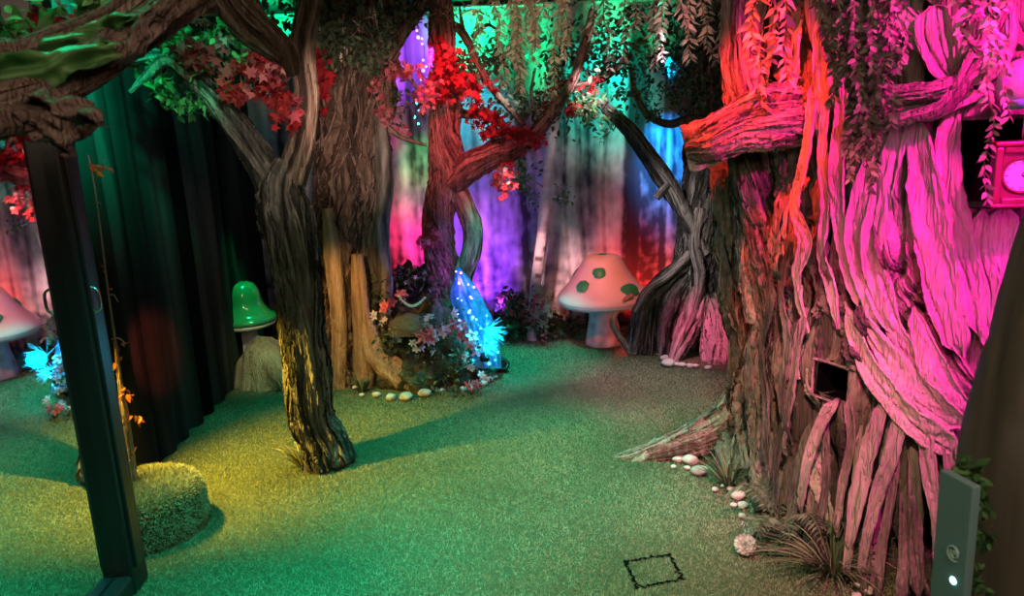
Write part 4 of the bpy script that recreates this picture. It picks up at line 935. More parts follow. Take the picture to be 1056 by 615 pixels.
flower_plant('daisy', 'white daisies in the middle of the flower bank', 'flower', [(441, 330), (446, 325), (448, 365), (441, 332), (427, 352), (431, 360)], m_white, 4.55, .018, 6, 6)
flower_plant('daisy', 'white roses low at the right of the flower bank', 'flower', [(478, 368), (481, 376), (485, 380), (496, 388)], m_white, 4.48, .022, 6, 7)
flower_plant('daisy', 'white speckled blossom on top of the flower bank', 'flower', [(412, 287), (420, 291), (436, 281), (428, 286)], m_white, 4.98, .011, 10, 8)
# string of white beads
t = thing('bead_garland', 'short string of white beads drooping above the stone basin', 'garland', at(426, 315, 4.5))
for k in range(13):
    x = k / 12; p = at(411 + 27 * x, 306 + 9 * math.sin(PI * x) + 1.5 * x, 4.5)
    mb = MB(); mb.add(*lathe([(.0003, -.009)] + [(.009 * math.cos(a), .009 * math.sin(a)) for a in np.linspace(-1.3, 1.3, 9)] + [(.0003, .009)], p, 12)); mb.build('bead', m_white, t)
# dark shrub between bank and birch, flowers at the birch foot
flower_plant('potted_azalea', 'pink flowers on dark leaves at the foot of the birch', 'flower', [(524, 306), (532, 318), (537, 316), (529, 322), (545, 330), (524, 312)], m_pinkf, 5.55, .04, 60, 11, lsize=.05)
flower_plant('potted_azalea', 'pale flower spray climbing the right side of the birch foot', 'flower', [(562, 300), (565, 312), (558, 320), (566, 325), (556, 300), (560, 332)], m_pale, 5.5, .03, 26, 12, lsize=.04, leafm=m_tan)
flower_plant('potted_azalea', 'pink bloom hugging the birch trunk near the floor', 'flower', [(551, 310), (548, 318), (554, 312)], m_pinkf, 5.46, .03, 10, 13)
mb = MB(); g = ground(556, 352); cS = np.array([g[0], 5.62, 0])
t = thing('low_shrub', 'low dark shrub against the backdrop left of the mushroom', 'shrub', cS)
fol(mb, [(535, 335, 5.6, 18, 12, 260, .05), (570, 340, 5.65, 16, 10, 200, .05), (585, 335, 5.7, 16, 12, 200, .05), (515, 330, 5.75, 14, 10, 120, .05)], OVATE, 31); mb.build('foliage', m_dark, t)
for x in (530, 548, 570, 584):
    mb = MB(); tube([at(x, 346, 5.62) * (1, 1, 0), at(x + 3, 335, 5.62)], [.006, .004], 6, 5).into(mb); mb.build('stem', m_bark, t)
# birch
YBi = 5.62
gx_ = at(549, 345, YBi)[0]
t = tree('birch_tree', 'thin leaning birch pole in front of the printed backdrop', (gx_, YBi, 0))
mb = MB(); l = Loft([(gx_, YBi, .001)] + path([(552, 300), (558, 250), (564, 190), (571, 130), (580, 70), (588, 20), (592, -10)], YBi), [.045, .042, .040, .038, .036, .034, .03, .03], 24, 140, amp=.05, crease=.03, folds=3, seed=151)
rg = np.random.RandomState(3); l.tone[:] = .75 + .15 * perlin(l.P * np.array([20, 20, 40]))
for _ in range(26):
    k0 = rg.randint(0, 138); a0 = rg.randint(0, 24); l.tone[k0:k0 + 2, np.arange(a0, a0 + rg.randint(3, 9)) % 24] = .0
l.into(mb); mb.build('trunk', m_birch, t)
mb = MB(); fol(mb, [(580, 200, YBi - .05, 8, 6, 40, .03), (586, 208, YBi - .05, 8, 4, 24, .03), (540, 172, YBi, 12, 12, 120, .04), (538, 190, YBi, 10, 8, 60, .04), (545, 205, YBi, 10, 8, 40, .03)], OVATE, 33); mb.build('leaves', m_green, t)
mb = MB(); tube(path([(563, 200), (572, 203), (584, 206)], YBi - .03), [.008, .006, .004], 8, 10).into(mb); tube(path([(563, 195), (552, 188), (538, 182)], YBi - .02), [.008, .006, .004], 8, 10).into(mb); mb.build('branch', m_birch, t)

# light net with bulbs and a spray of light fibres
cN = at(490, 380, 4.72); cN[2] = 0
t = thing('light_net', 'sheer blue net strung with tiny lights draped from the twisted tree to the floor', 'fairy lights', cN)
nu_, nv_ = 40, 60
u = np.linspace(0, 1, nu_); v = np.linspace(0, 1, nv_); U, V = np.meshgrid(u, v)
xl = np.interp(V, [0, .3, .7, 1], [470, 464, 478, 486]); xr = np.interp(V, [0, .2, .5, .8, 1], [474, 492, 508, 516, 517]); yv = 276 + V * 104
P = np.zeros((nv_, nu_, 3))
for j in range(nv_):
    for i in range(nu_):
        P[j, i] = at(xl[j, i] + (xr - xl)[j, i] * U[j, i], yv[j, i], 4.95 - .22 * V[j, i] - .07 * math.sin(PI * U[j, i]))
P[..., 1] += .03 * perlin(np.stack([U * 6, V * 3, 0 * U], -1)); P[..., 2] = np.maximum(P[..., 2], .004)
mb = MB(); mb.add(P, grid_faces(nv_, nu_), np.clip(.2 + .5 * V + .4 * perlin(np.stack([U * 9, V * 9, 0 * U + 3], -1)), 0, 1)); mb.add(P + (0, .004, 0), grid_faces(nv_, nu_), .4); mb.build('net', m_net, t)
rg = np.random.RandomState(12)
for k in range(30):
    vv = rg.uniform(.03, .97); uu = rg.uniform(.05, .98); j, i = int(vv * (nv_ - 1)), int(uu * (nu_ - 1)); r_ = rg.uniform(.004, .009)
    mb = MB(); mb.add(*lathe([(.0003, -r_)] + [(r_ * math.cos(a), r_ * math.sin(a)) for a in np.linspace(-1.3, 1.3, 6)] + [(.0003, r_)], P[j, i] - (0, .014, 0), 10)); mb.build('bulb', m_ledp if vv < .3 else (m_ledb if vv < .6 else m_ledc), t)
cS = at(500, 350, 4.62)
t = thing('fibre_spray', 'spiky cyan spray of glowing light fibres at the edge of the flower bank', 'fibre-optic lamp', at(500, 372, 4.66))
mb = MB()
for (cx, cy, n, r_) in ((501, 342, 60, .14), (498, 358, 44, .11)):
    c = at(cx, cy, 4.62)
    for d in rdirs(rg, n, (1.9, -.5, .0)):
        ln = r_ * rg.uniform(.55, 1); tube([c, c + d * ln * .6, c + d * ln + (0, 0, -.012)], [.0011, .001, .0007], 5, 5).into(mb)
mb.build('fibres', m_fiber, t)
mb = MB(); mb.add(*lathe([(.001, 0), (.03, 0), (.034, .03), (.02, .05), (.001, .055)], at(500, 372, 4.66), 20)); mb.build('base', m_ink, t)
# small black floor lamp
gl_ = ground(517, 384)
t = thing('floor_spotlight', 'small round black lamp lying on the turf right of the light net', 'spotlight', gl_)
d = np.array([.35, -.8, .35]); d /= np.linalg.norm(d); c = gl_ + (0, 0, .05)
mb = MB(); tube([c - d * .045, c - d * .04, c - d * .0, c + d * .035, c + d * .038], [.012, .034, .044, .046, .044], 24, 20).into(mb); mb.build('housing', m_frame, t)
mb = MB(); s1 = np.cross(d, (0, 0, 1)); s1 /= np.linalg.norm(s1); u1 = np.cross(s1, d)
a = np.linspace(0, 2 * PI, 24)
tube([c + d * .04 + .03 * (math.cos(x) * s1 + math.sin(x) * u1) for x in a], [.004] * 24, 8, 48).into(mb); mb.build('lens_ring', m_steel, t)
# fairy light string high on the backdrop
t = thing('fairy_light_string', 'string of tiny violet lights hanging high between the hollow trunk and twisted tree', 'fairy lights', at(430, 50, 5.55))
sp = path([(418, -5), (424, 22), (434, 40), (438, 56), (434, 80), (428, 105), (430, 130)], 5.55)
mb = MB(); tube(sp, [.002] * 7, 6, 50).into(mb); mb.build('wire', m_ink, t)
cc = catmull(sp, 20)
for k in range(1, 20):
    r_ = .007 if k % 3 else .011
    mb = MB(); mb.add(*lathe([(.0003, -r_)] + [(r_ * math.cos(a), r_ * math.sin(a)) for a in np.linspace(-1.3, 1.3, 6)] + [(.0003, r_)], cc[k] + rg.normal(size=3) * .012, 10)); mb.build('bulb', m_ledp if k < 13 else m_ledc, t)

# ------------------------------------------------------------------ stones
ORD = ['first', 'second', 'third', 'fourth', 'fifth', 'sixth', 'seventh', 'eighth', 'ninth', 'tenth', 'eleventh', 'twelfth', 'thirteenth', 'fourteenth', 'fifteenth', 'sixteenth', 'seventeenth', 'eighteenth', 'nineteenth', 'twentieth']
def stone(px, py, w, label, group, seed, asp=.62, t0=.6):
    g = ground(px, py + w * asp * .32); s = g[1] / F * w / 2 * 1.05
    c = np.array([g[0], g[1] + s * .5, 0]); 
    a = np.linspace(0, 2 * PI, 28, endpoint=False); b = np.linspace(-PI / 2 + .02, PI / 2 - .02, 16)
    Bm, Am = np.meshgrid(b, a, indexing='ij'); P = np.stack([np.cos(Bm) * np.cos(Am), np.cos(Bm) * np.sin(Am), np.sin(Bm)], -1)
    P = P * (1 + .22 * perlin(P * .9 + seed * 3.3))[..., None] * np.array([s, s * .8, s * asp])
    P[..., 2] -= P[..., 2].min(); P = P + c + (0, 0, .002)
    mb = MB(); mb.add(P, grid_faces(16, 28, True), np.clip(t0 + .3 * perlin(P * 20), 0, 1))
    o = mb.build('stone', m_stone, None, origin=c); return tag(o, label, 'stone', group)
row = sorted([(388, 409, 9), (403, 412, 11), (419, 412, 14), (438, 408, 14), (455, 404, 7), (478, 403, 8), (489, 400, 8), (499, 397, 9), (505, 393, 8), (366, 401, 6), (373, 409, 6), (511, 390, 5)])
for k, (x, y, w) in enumerate(row): stone(x, y, w, f'{ORD[k]} pebble from the left in the row edging the flower bank', 'pebbles edging the flower bank', k + 1)
row = sorted([(700, 476, 12), (709, 484, 7), (695, 483, 6), (713, 478, 17), (722, 489, 18)])
lab = ['tiny pebble at the tip of the pebbles below the long root', 'pale pebble lying against the long grey root', 'small pebble in front of the pebbles by the long root', 'large cream stone on the lawn beside the long grey root', 'greenish rounded stone beside the spiky dark plant']
for k, (x, y, w) in enumerate(row): stone(x, y, w, lab[k], 'stones by the long root', k + 30, t0=.75 if k != 4 else .35)
col = sorted([(738, 507, 8), (747, 503, 7), (755, 507, 10), (762, 514, 16), (757, 523, 8), (767, 524, 12), (766, 534, 9), (769, 543, 10), (775, 552, 14), (764, 500, 14)], key=lambda q: q[1])
for k, (x, y, w) in enumerate(col): stone(x, y, w, f'{ORD[k]} stone from the back in the line edging the giant tree', 'stones edging the giant tree', k + 50, t0=.75)
row = sorted([(676, 363, 7), (686, 371, 9), (690, 377, 14), (698, 377, 7), (704, 378, 8), (712, 379, 8), (718, 379, 7), (731, 381, 8), (756, 383, 10), (679, 366, 5)])
for k, (x, y, w) in enumerate(row): stone(x, y, w, f'{ORD[k]} pebble from the left below the roots of the grey rear tree', 'pebbles under the grey rear tree', k + 70, t0=.85)
row = [(888, 607, 12), (896, 613, 14), (884, 617, 11)]
lab = ['white stone farthest back of three by the big grass clump', 'white stone nearest the giant tree by the big grass clump', 'white stone nearest the grass blades by the big clump']
for k, (x, y, w) in enumerate(row): stone(x, y, w, lab[k], 'stones by the grass clump', k + 90, t0=.85)

# ------------------------------------------------------------------ grass clumps, ferns and other plants
def clump(name, label, g, n, ln, spread, wd, m, seed, bias=(0, 0, 0), droop=.5):
    t = thing(name, label, 'plant', g); rg = np.random.RandomState(seed); mb = MB()
    for _ in range(n):
        a = rg.uniform(0, 2 * PI); e = rg.uniform(.15, 1) * spread
        d = np.array([math.cos(a) * e, math.sin(a) * e, 1.0]) + np.array(bias) * rg.uniform(.2, 1.2); d /= np.linalg.norm(d)
        l_ = ln * rg.uniform(.5, 1); k = np.linspace(0, 1, 9)
        p0 = np.array(g) + np.array([math.cos(a), math.sin(a), 0]) * .015
        c = p0 + d * (l_ * k)[:, None] + np.array([0, 0, -1.]) * (droop * l_ * k ** 2.2)[:, None] + np.array([math.cos(a), math.sin(a), 0]) * (droop * .35 * l_ * k ** 2)[:, None]
        c[:, 2] = np.maximum(c[:, 2], g[2] + .004)
        sdv = np.cross(d, (math.cos(a), math.sin(a), .3)); sdv /= np.linalg.norm(sdv) + 1e-9
        w = wd * (1 - k ** 1.6) + .0004
        P = np.stack([c - sdv * w[:, None], c + np.array([0, 0, .3]) * w[:, None], c + sdv * w[:, None]], 1)
        mb.add(P, grid_faces(9, 3), rg.uniform(0, 1))
    mb.build('blades', m, t); return t
m_blade = mat('long_grass', [(.03, .05, .025), (.09, .12, .06), (.22, .24, .14)], rough=.6, bump=0, mix=.1)
m_bladey = mat('straw_grass', [(.12, .12, .05), (.28, .26, .12), (.45, .4, .22)], rough=.6, bump=0, mix=.1)
gg = ground(858, 594)
clump('grass_clump', 'big dark clump of arching grass at the foot of the giant tree', gg, 130, .40, .95, .0032, m_blade, 1, bias=(-.40, -.2, 0), droop=.42)
clump('grass_clump', 'straw-coloured grass tuft on the left of the forked tree foot', ground(312, 482), 36, .27, .5, .0025, m_bladey, 2, bias=(-.45, -.05, 0), droop=.35)
clump('grass_clump', 'fine grass tuft at the foot of the hollow trunk', ground(374, 405), 70, .22, .6, .0025, m_blade, 3, droop=.3)
clump('grass_clump', 'sparse grass tuft in front of the draped boulder', ground(292, 404), 26, .22, .7, .0025, m_blade, 4, bias=(-.3, 0, 0), droop=.35)
clump('spiky_plant', 'dark spiky plant behind the greenish stone by the giant tree', ground(752, 503), 90, .26, .9, .004, m_blade, 5, bias=(-.15, -.1, .2), droop=.3)
t = thing('moss_tuft', 'pale feathery tuft on the right of the forked tree foot', 'plant', ground(350, 472))
mb = MB(); fol(mb, [(349, 468, ground(350, 472)[1], 7, 7, 110, .022)], OVATE, 37); mb.build('leaves', m_pale, t)
def fern(label, g, n, ln, seed, a0=0, a1=2 * PI):
    t = thing('fern', label, 'fern', g); rg = np.random.RandomState(seed)
    for q in range(n):
        mb = MB(); a = a0 + (a1 - a0) * (q + rg.uniform(-.2, .2)) / n; hd = np.array([math.cos(a), math.sin(a), 0])
        l_ = ln * rg.uniform(.75, 1.1); k = np.linspace(0, 1, 22); rise = rg.uniform(.8, 1.9)
        c = np.array(g) + hd * (l_ * k * .75)[:, None] + np.array([0, 0, 1]) * (l_ * (rise * k - .85 * rise * k ** 2.2))[:, None]; c[:, 2] = np.maximum(c[:, 2], .008)
        tube(c[::3], [.003, .0028, .0025, .002, .002, .0015, .001, .001], 5, 22).into(mb)
        sv = np.cross(hd, (0, 0, 1)); tg = np.gradient(c, axis=0); tg /= np.linalg.norm(tg, axis=1)[:, None]
        w = .17 * l_ * np.sin(PI * np.clip(k * .88 + .1, 0, 1)) ** .8
        for s in (-1, 1): inst(mb, LANCE2, c[2:], s * sv + .45 * tg[2:] + (0, 0, -.15), np.tile((0, 0, 1.), (20, 1)) + .2 * rg.normal(size=(20, 3)), w[2:], rg.uniform(.2, 1, 20))
        mb.build('frond', m_fern, t)
    return t
LANCE2 = (LANCE[0] * np.array([1.0, 1, 1]), LANCE[1])
m_fern = mat('fern_green', [(.03, .05, .03), (.09, .13, .075), (.2, .25, .15)], rough=.6, sub=.2, bump=0, mix=.1)
gf = ground(808, 560)
fern('bushy green fern among the stones at the foot of the giant tree', gf, 13, .34, 1)
fern('small dark fern beside the white pompom flower', ground(798, 574), 6, .12, 2)
# pompom flower lying on its long stem
gp_ = ground(770, 577); c = gp_ + (0, .02, .048)
t = thing('pompom_flower', 'round white pompom flower leaning out over the turf on a long stem', 'flower', gp_)
mb = MB(); mb.add(*lathe([(.0003, -.024)] + [(.024 * math.cos(a), .024 * math.sin(a)) for a in np.linspace(-1.4, 1.4, 10)] + [(.0003, .024)], c, 20)); 
rg = np.random.RandomState(2); dd = rdirs(rg, 420); inst(mb, (OVATE[0] * np.array([1.2, 1, 1]), OVATE[1]), c + dd * .02, dd + .25 * rdirs(rg, 420), rdirs(rg, 420), .022, rg.uniform(.3, 1, 420)); mb.build('flower_head', m_white, t)
mb = MB(); tube([c + (.01, 0, 0), at(800, 568, gp_[1] + .03), at(835, 574, gp_[1] + .03), ground(866, 585)], [.004, .004, .0035, .003], 8, 20).into(mb); mb.build('stem', m_pale, t)
# pale twig at the lower right
gt = ground(955, 612)
t = thing('dry_twig', 'small dry twig with pale leaves at the foot of the giant tree', 'twig', gt)
b_ = at(952, 604, gt[1] - .05)
mb = MB(); tube([b_ + (-.1, .05, .06), b_, b_ + (.04, 0, -.06)], [.0025, .003, .002], 6, 10).into(mb); mb.build('stem', m_bark, t)
mb = MB(); cloud(mb, b_, (.03, .03, .03), 12, .03, LANCE, 5); mb.build('leaves', m_pale, t)
# bud sprouting by the fern
t = thing('orange_bud', 'pointed reddish bud standing above the fern by the giant tree', 'flower', ground(818, 540))
bp = at(819, 487, ground(818, 540)[1] + .02); 
mb = MB(); tube([ground(818, 540), (ground(818, 540) + bp) / 2, bp - (0, 0, .03)], [.004, .0035, .003], 8, 10).into(mb); mb.build('stem', m_green, t)
mb = MB(); inst(mb, OVATE, np.tile(bp - (0, 0, .04), (7, 1)), np.tile((.15, 0, 1.), (7, 1)) + .22 * rg.normal(size=(7, 3)), rdirs(rg, 7, (0, -1, 0)), .085, rg.uniform(0, 1, 7)); mb.build('petals', m_pinkf, t)
# ------------------------------------------------------------------ hanging vines
def vine(px, y0, y1, Y, label, group, leafm, tpl, size, n, seed, sway=6, pair=True):
    rg = np.random.RandomState(seed); m = 7
    ys = np.linspace(y0, y1, m); xs = px + sway * (np.cumsum(rg.normal(size=m)) * .4)
    p = np.array([at(x, y, Y) for x, y in zip(xs, ys)]); p[:, 1] += rg.normal(size=m) * .02
    t = thing('hanging_vine', label, 'vine', p[0], group)
    mb = MB(); tube(p, [.003, .003, .0028, .0025, .002, .002, .0015], 6, 36).into(mb); mb.build('stem', m_bark, t)
    c = catmull(p, n); tg = np.gradient(c, axis=0); tg /= np.linalg.norm(tg, axis=1)[:, None]
    mb = MB()
    for s in (-1, 1):
        a = rg.uniform(-.7, .7, n); sv = np.column_stack([np.cos(a) * s, np.sin(a) * s - .3, 0 * a])
        inst(mb, tpl, c, .75 * sv + (.75 * tg) + .2 * rg.normal(size=(n, 3)), rdirs(rg, n, (0, -1.5, .4)), size * rg.uniform(.6, 1.2, n), rg.uniform(0, 1, n))
    mb.build('leaves', leafm, t); return t
def vines(specs, where, group, leafm, tpl, size, seed, sp=.03, sway=6):
    specs = sorted(specs)
    for k, (px, y0, y1, Y) in enumerate(specs):
        L = (y1 - y0) * Y / F
        o = ORD[k] if k < len(ORD) else f'{k + 1}th'
        vine(px, y0, y1, Y, f'{o} vine from the left {where}', group, leafm, tpl, size, max(6, int(L / sp)), seed + k, sway)
VL = (LANCE[0] * np.array([1.5, 1, 1]), LANCE[1])
vines([(502, -30, 50, 4.3), (512, -30, 85, 4.25), (521, -30, 60, 4.3), (530, -30, 98, 4.2), (540, -30, 70, 4.3), (549, -30, 40, 4.25), (556, -30, 62, 4.3), (564, -30, 48, 4.2), (571, -30, 95, 4.3), (577, -30, 58, 4.2)], 'in the tan cluster hanging above the twisted tree', 'tan vines over the centre', m_tan, VL, .05, 300, .016)
vines([(610, -30, 40, 4.0), (622, -30, 70, 3.9), (642, -30, 66, 4.0), (652, -30, 30, 3.9), (662, -30, 20, 4.0), (672, -30, 62, 3.9), (676, -30, 68, 4.0)], 'hanging in front of the rear tree canopy', 'pink-lit vines before the rear tree', m_pale, VL, .05, 330, .02)
vines([(690, -30, 28, 3.4), (702, -30, 40, 3.3), (712, -30, 60, 3.35), (722, -30, 62, 3.3), (731, -30, 36, 3.4), (742, -30, 44, 3.2), (750, -30, 48, 3.1)], 'hanging left of the giant tree top', 'vines left of the giant tree', m_pale, VL, .05, 360, .02)
vines([(772, -30, 100, 2.75), (780, -30, 104, 2.72), (792, -30, 60, 2.7), (806, -30, 90, 2.6)], 'over the broken arm of the giant tree', 'vines over the broken arm', m_pale, VL, .05, 390, .022)
vines([(862, -30, 92, 2.12), (872, -30, 130, 2.1), (880, -30, 100, 2.05), (888, -30, 165, 2.05), (895, -30, 196, 2.02), (903, -30, 150, 2.0), (911, -30, 115, 2.0), (919, -30, 128, 1.95), (925, -30, 70, 1.95), (866, -30, 110, 2.1), (884, -30, 140, 2.04), (892, -30, 120, 2.08), (899, -30, 180, 1.98), (907, -30, 130, 2.02), (858, -30, 60, 2.12), (876, -30, 150, 2.07), (915, -30, 90, 1.97), (869, -30, 75, 2.06), (890, -30, 185, 2.0)], 'in the dense grey cluster over the giant tree face', 'grey vines over the giant tree face', m_sage, OVATE, .024, 420, .0085, 9)
vines([(985, -30, 60, 1.75), (1000, -30, 50, 1.72), (1014, -30, 90, 1.7), (1022, -30, 206, 1.6), (1030, -30, 120, 1.65), (1043, -30, 70, 1.6)], 'hanging around the globe and the clock', 'vines by the clock', m_pale, OVATE, .026, 450, .014, 6)

# ------------------------------------------------------------------ boughs close overhead at the left
t = thing('overhanging_bough', 'thick dark bough crossing close overhead in the upper left corner', 'branch', at(60, 60, 1.1))
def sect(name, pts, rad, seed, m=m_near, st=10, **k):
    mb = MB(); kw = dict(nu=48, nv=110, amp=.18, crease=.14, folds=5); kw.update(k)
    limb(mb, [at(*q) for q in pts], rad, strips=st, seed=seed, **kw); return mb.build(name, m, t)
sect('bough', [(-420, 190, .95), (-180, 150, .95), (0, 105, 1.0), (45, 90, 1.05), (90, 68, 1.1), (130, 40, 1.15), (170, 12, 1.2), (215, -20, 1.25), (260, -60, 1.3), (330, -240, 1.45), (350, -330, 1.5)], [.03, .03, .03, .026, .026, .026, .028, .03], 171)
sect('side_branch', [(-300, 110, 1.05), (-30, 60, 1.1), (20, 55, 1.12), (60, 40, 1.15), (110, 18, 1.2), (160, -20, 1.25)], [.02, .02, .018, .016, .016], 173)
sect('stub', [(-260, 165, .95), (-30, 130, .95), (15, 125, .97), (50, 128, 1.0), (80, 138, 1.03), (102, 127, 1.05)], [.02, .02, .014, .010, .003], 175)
mb = MB()
for k, pts in enumerate([[(36, 100), (42, 122), (52, 145), (66, 158)], [(60, 95), (64, 115), (68, 140), (74, 160)], [(8, 120), (20, 126), (36, 138), (50, 150)]]):
    tube([at(x, y, 1.0) for x, y in pts], [.002, .0018, .0015, .0008], 6, 16).into(mb)
mb.build('rootlets', m_pale, t)
def scrap(name, pts, wid, seed, m):
    rg = np.random.RandomState(seed); c = catmull([at(*q) for q in pts], 40); n = 13; x = np.linspace(-1, 1, n); u = np.linspace(0, 1, 40)
    w_ = np.interp(u, np.linspace(0, 1, len(wid)), wid); sv = np.array([.5, .25, .8]); tg = np.gradient(c, axis=0); tg /= np.linalg.norm(tg, axis=1)[:, None]
    sd_ = np.cross(tg, [0, 1, 0.]); sd_ /= np.linalg.norm(sd_, axis=1)[:, None]
    P = c[:, None] + sd_[:, None] * (w_[:, None] * x[None] * (1 + .35 * perlin(np.stack([u[:, None] * 9 + 0 * x, np.sign(x)[None] + 0 * u[:, None], 0 * u[:, None] + seed + 0 * x], -1))))[..., None]
    P[..., 1] += .03 * perlin(np.stack([u[:, None] * 5 + 0 * x, 1.5 * x[None] + 0 * u[:, None], 0 * u[:, None] + seed + 3 + 0 * x], -1)) + .012 * x[None] ** 2
    mb = MB(); mb.add(P, grid_faces(40, n), np.clip(.5 + .5 * perlin(P * 25), 0, 1)); mb.add(P + (0, .002, 0), grid_faces(40, n), .4); return mb.build(name, m, t)
scrap('bark_scrap', [(-20, 118, .97), (20, 122, .96), (48, 132, .96), (66, 152, .97), (72, 162, .97)], [.012, .02, .022, .012, .002], 1, m_near)
scrap('bark_scrap', [(28, 100, .98), (62, 112, .97), (92, 122, .97), (104, 130, .98)], [.012, .018, .014, .002], 2, m_near)
scrap('bark_scrap', [(-20, 85, 1.0), (30, 72, 1.0), (70, 60, 1.03), (110, 52, 1.06), (128, 44, 1.08)], [.02, .022, .018, .014, .003], 3, m_green)
scrap('bark_scrap', [(40, 55, 1.08), (80, 38, 1.1), (118, 22, 1.12), (140, 16, 1.12)], [.012, .016, .012, .003], 4, m_green)
scrap('bark_scrap', [(120, 62, 1.08), (128, 50, 1.08), (150, 28, 1.1), (182, 4, 1.12), (200, -14, 1.14)], [.004, .014, .016, .014, .01], 5, m_near)
mb = MB(); fol(mb, [(95, 5, 1.3, 12, 8, 40, .03), (30, 18, 1.3, 30, 14, 30, .03), (40, 75, 1.15, 20, 6, 16, .03), (85, 40, 1.2, 10, 5, 8, .028), (10, 30, 1.3, 14, 12, 20, .03)], OVATE, 41); mb.build('green_leaves', m_green, t)
mb = MB(); fol(mb, [(55, 14, 1.4, 18, 12, 26, .04, (0, .5)), (20, 128, 1.05, 14, 12, 18, .03, (0, .6)), (75, 118, 1.05, 10, 4, 4, .025)], MAPLE, 42); mb.build('red_leaves', m_red, t)
t = thing('bark_bough', 'short twisted bark bough hanging from above over the forked tree', 'branch', at(255, 20, 2.2))
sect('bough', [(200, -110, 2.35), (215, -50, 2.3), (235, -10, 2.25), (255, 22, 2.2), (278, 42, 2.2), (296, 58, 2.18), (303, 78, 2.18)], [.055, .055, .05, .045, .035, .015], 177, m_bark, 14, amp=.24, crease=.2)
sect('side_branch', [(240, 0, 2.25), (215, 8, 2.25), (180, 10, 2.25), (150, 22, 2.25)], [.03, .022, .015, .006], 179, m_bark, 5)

# ------------------------------------------------------------------ dark post with a control panel, close by at the right edge
cP = ground(1056, 615) * 0; 
pp = [at(1010, 900, .88), at(1040, 560, .98), at(1055, 430, 1.02), at(1082, 330, 1.06), at(1110, 240, 1.1), at(1150, 120, 1.15), at(1180, 0, 1.2), at(1215, -180, 1.25), np.array([1.12, 1.3, 2.49])]
p0 = pp[0].copy(); p0[2] = 0; 
t = thing('near_trunk', 'smooth dark leaning trunk close by at the right edge', 'tree', (p0[0], p0[1], 0))
near_base = np.array([pp[1][0] - .0, pp[1][1] - .02, 0.001])
mb = MB(); limb(mb, [near_base, near_base * .5 + pp[1] * .5] + pp[1:] , [.09, .085, .075, .07, .07, .07, .07, .07, .07, .07], nu=56, nv=140, strips=0, amp=.05, crease=.03, folds=4, seed=181)
mb.build('trunk', m_smooth, t)
mb = MB(); fol(mb, [(1000, 490, .86, 12, 8, 40, .02), (1012, 520, .88, 5, 16, 40, .016), (1012, 560, .88, 5, 16, 40, .016), (1010, 595, .88, 5, 14, 30, .016)], OVATE, 45); mb.build('moss', m_green, t)
# the panel, a slim slab facing the camera
A0 = at(969, 484, .86)
_d = ray(1004, 503); A1 = CAM + _d * ((A0[2] - CAM[2]) / _d[2])
A3 = np.array([A0[0], A0[1], A0[2] - .30])
ex = A1 - A0; ex /= np.linalg.norm(ex); ez = np.array([0, 0, 1.]); en = np.cross(ex, ez)
if en @ (CAM - A0) < 0: en = -en
wP = np.linalg.norm(A1 - A0); hP = np.linalg.norm(A3 - A0)
t = thing('control_panel', 'slim teal-grey control panel with a swirl button fixed to the near trunk', 'control panel', A3)
def pbox(mb, x0, x1, z0, z1, n0, n1, b=.002):
    m = MB(); bbox(m, (x0, n0, z0), (x1, n1, z1), b); v = m.v[0]
    mb.add(A0 + v[:, :1] * ex + v[:, 1:2] * en + v[:, 2:] * ez, m.f, .5)
mb = MB(); pbox(mb, 0, wP, -hP, 0, -.012, 0); mb.build('casing', m_panel, t, smooth=False)
def mark_pt(px, py):
    d = ray(px, py); s = ((A0 - CAM) @ en) / (d @ en); return CAM + d * s
mb = MB(); c = mark_pt(984, 571) + en * .0012
for r_, a0, a1 in ((.0085, .3, 5.4), (.0052, 2.4, 7.6), (.0024, 0, 5.)):
    tube([c + r_ * (1 + .18 * i / 20) * (math.cos(x) * ex + math.sin(x) * ez) for i, x in enumerate(np.linspace(a0, a1, 21))], [.0003] + [.0011] * 19 + [.0003], 6, 50).into(mb)
mb.build('swirl_mark', m_panelmark, t)
mb = MB(); c = mark_pt(983, 599); v = lathe([(.0001, .0022), (.003, .002), (.0044, .001), (.0046, 0)], (0, 0, 0), 24)
q = v[0]; mb.add(c + q[..., :1] * ex + q[..., 1:2] * ez + q[..., 2:] * en, v[1]); mb.build('button', m_led, t)['label'] = 'lit round button'

# ------------------------------------------------------------------ lights
def aim(o, tgt):
    d = Vector(tgt) - o.location; o.rotation_euler = d.to_track_quat('-Z', 'Y').to_euler()
def spot(name, loc, tgt, col, w, ang=60, blend=.8, rad=.05):
    l = bpy.data.lights.new(name, 'SPOT'); l.color = col; l.energy = w; l.spot_size = R(ang); l.spot_blend = blend; l.shadow_soft_size = rad
    o = bpy.data.objects.new(name, l); C.objects.link(o); o.location = [float(x) for x in loc]; aim(o, [float(x) for x in tgt]); return o
def point(name, loc, col, w, rad=.05):
    l = bpy.data.lights.new(name, 'POINT'); l.color = col; l.energy = w; l.shadow_soft_size = rad
    o = bpy.data.objects.new(name, l); C.objects.link(o); o.location = [float(x) for x in loc]; return o
def area(name, loc, tgt, col, w, sx, sy):
    l = bpy.data.lights.new(name, 'AREA'); l.color = col; l.energy = w; l.shape = 'RECTANGLE'; l.size = sx; l.size_y = sy
    o = bpy.data.objects.new(name, l); C.objects.link(o); o.location = [float(x) for x in loc]; aim(o, [float(x) for x in tgt]); return o
TEAL = (.0, .85, .56); YEL = (1., .62, .06); MAG = (1., .03, .55); RED = (1., .06, .04); PUR = (.35, .06, 1.); BLU = (.0, .3, 1.); CYA = (0., .8, .9); GRN = (.0, 1., .3); WARM = (1., .72, .5); PNK = (1., .3, .4)
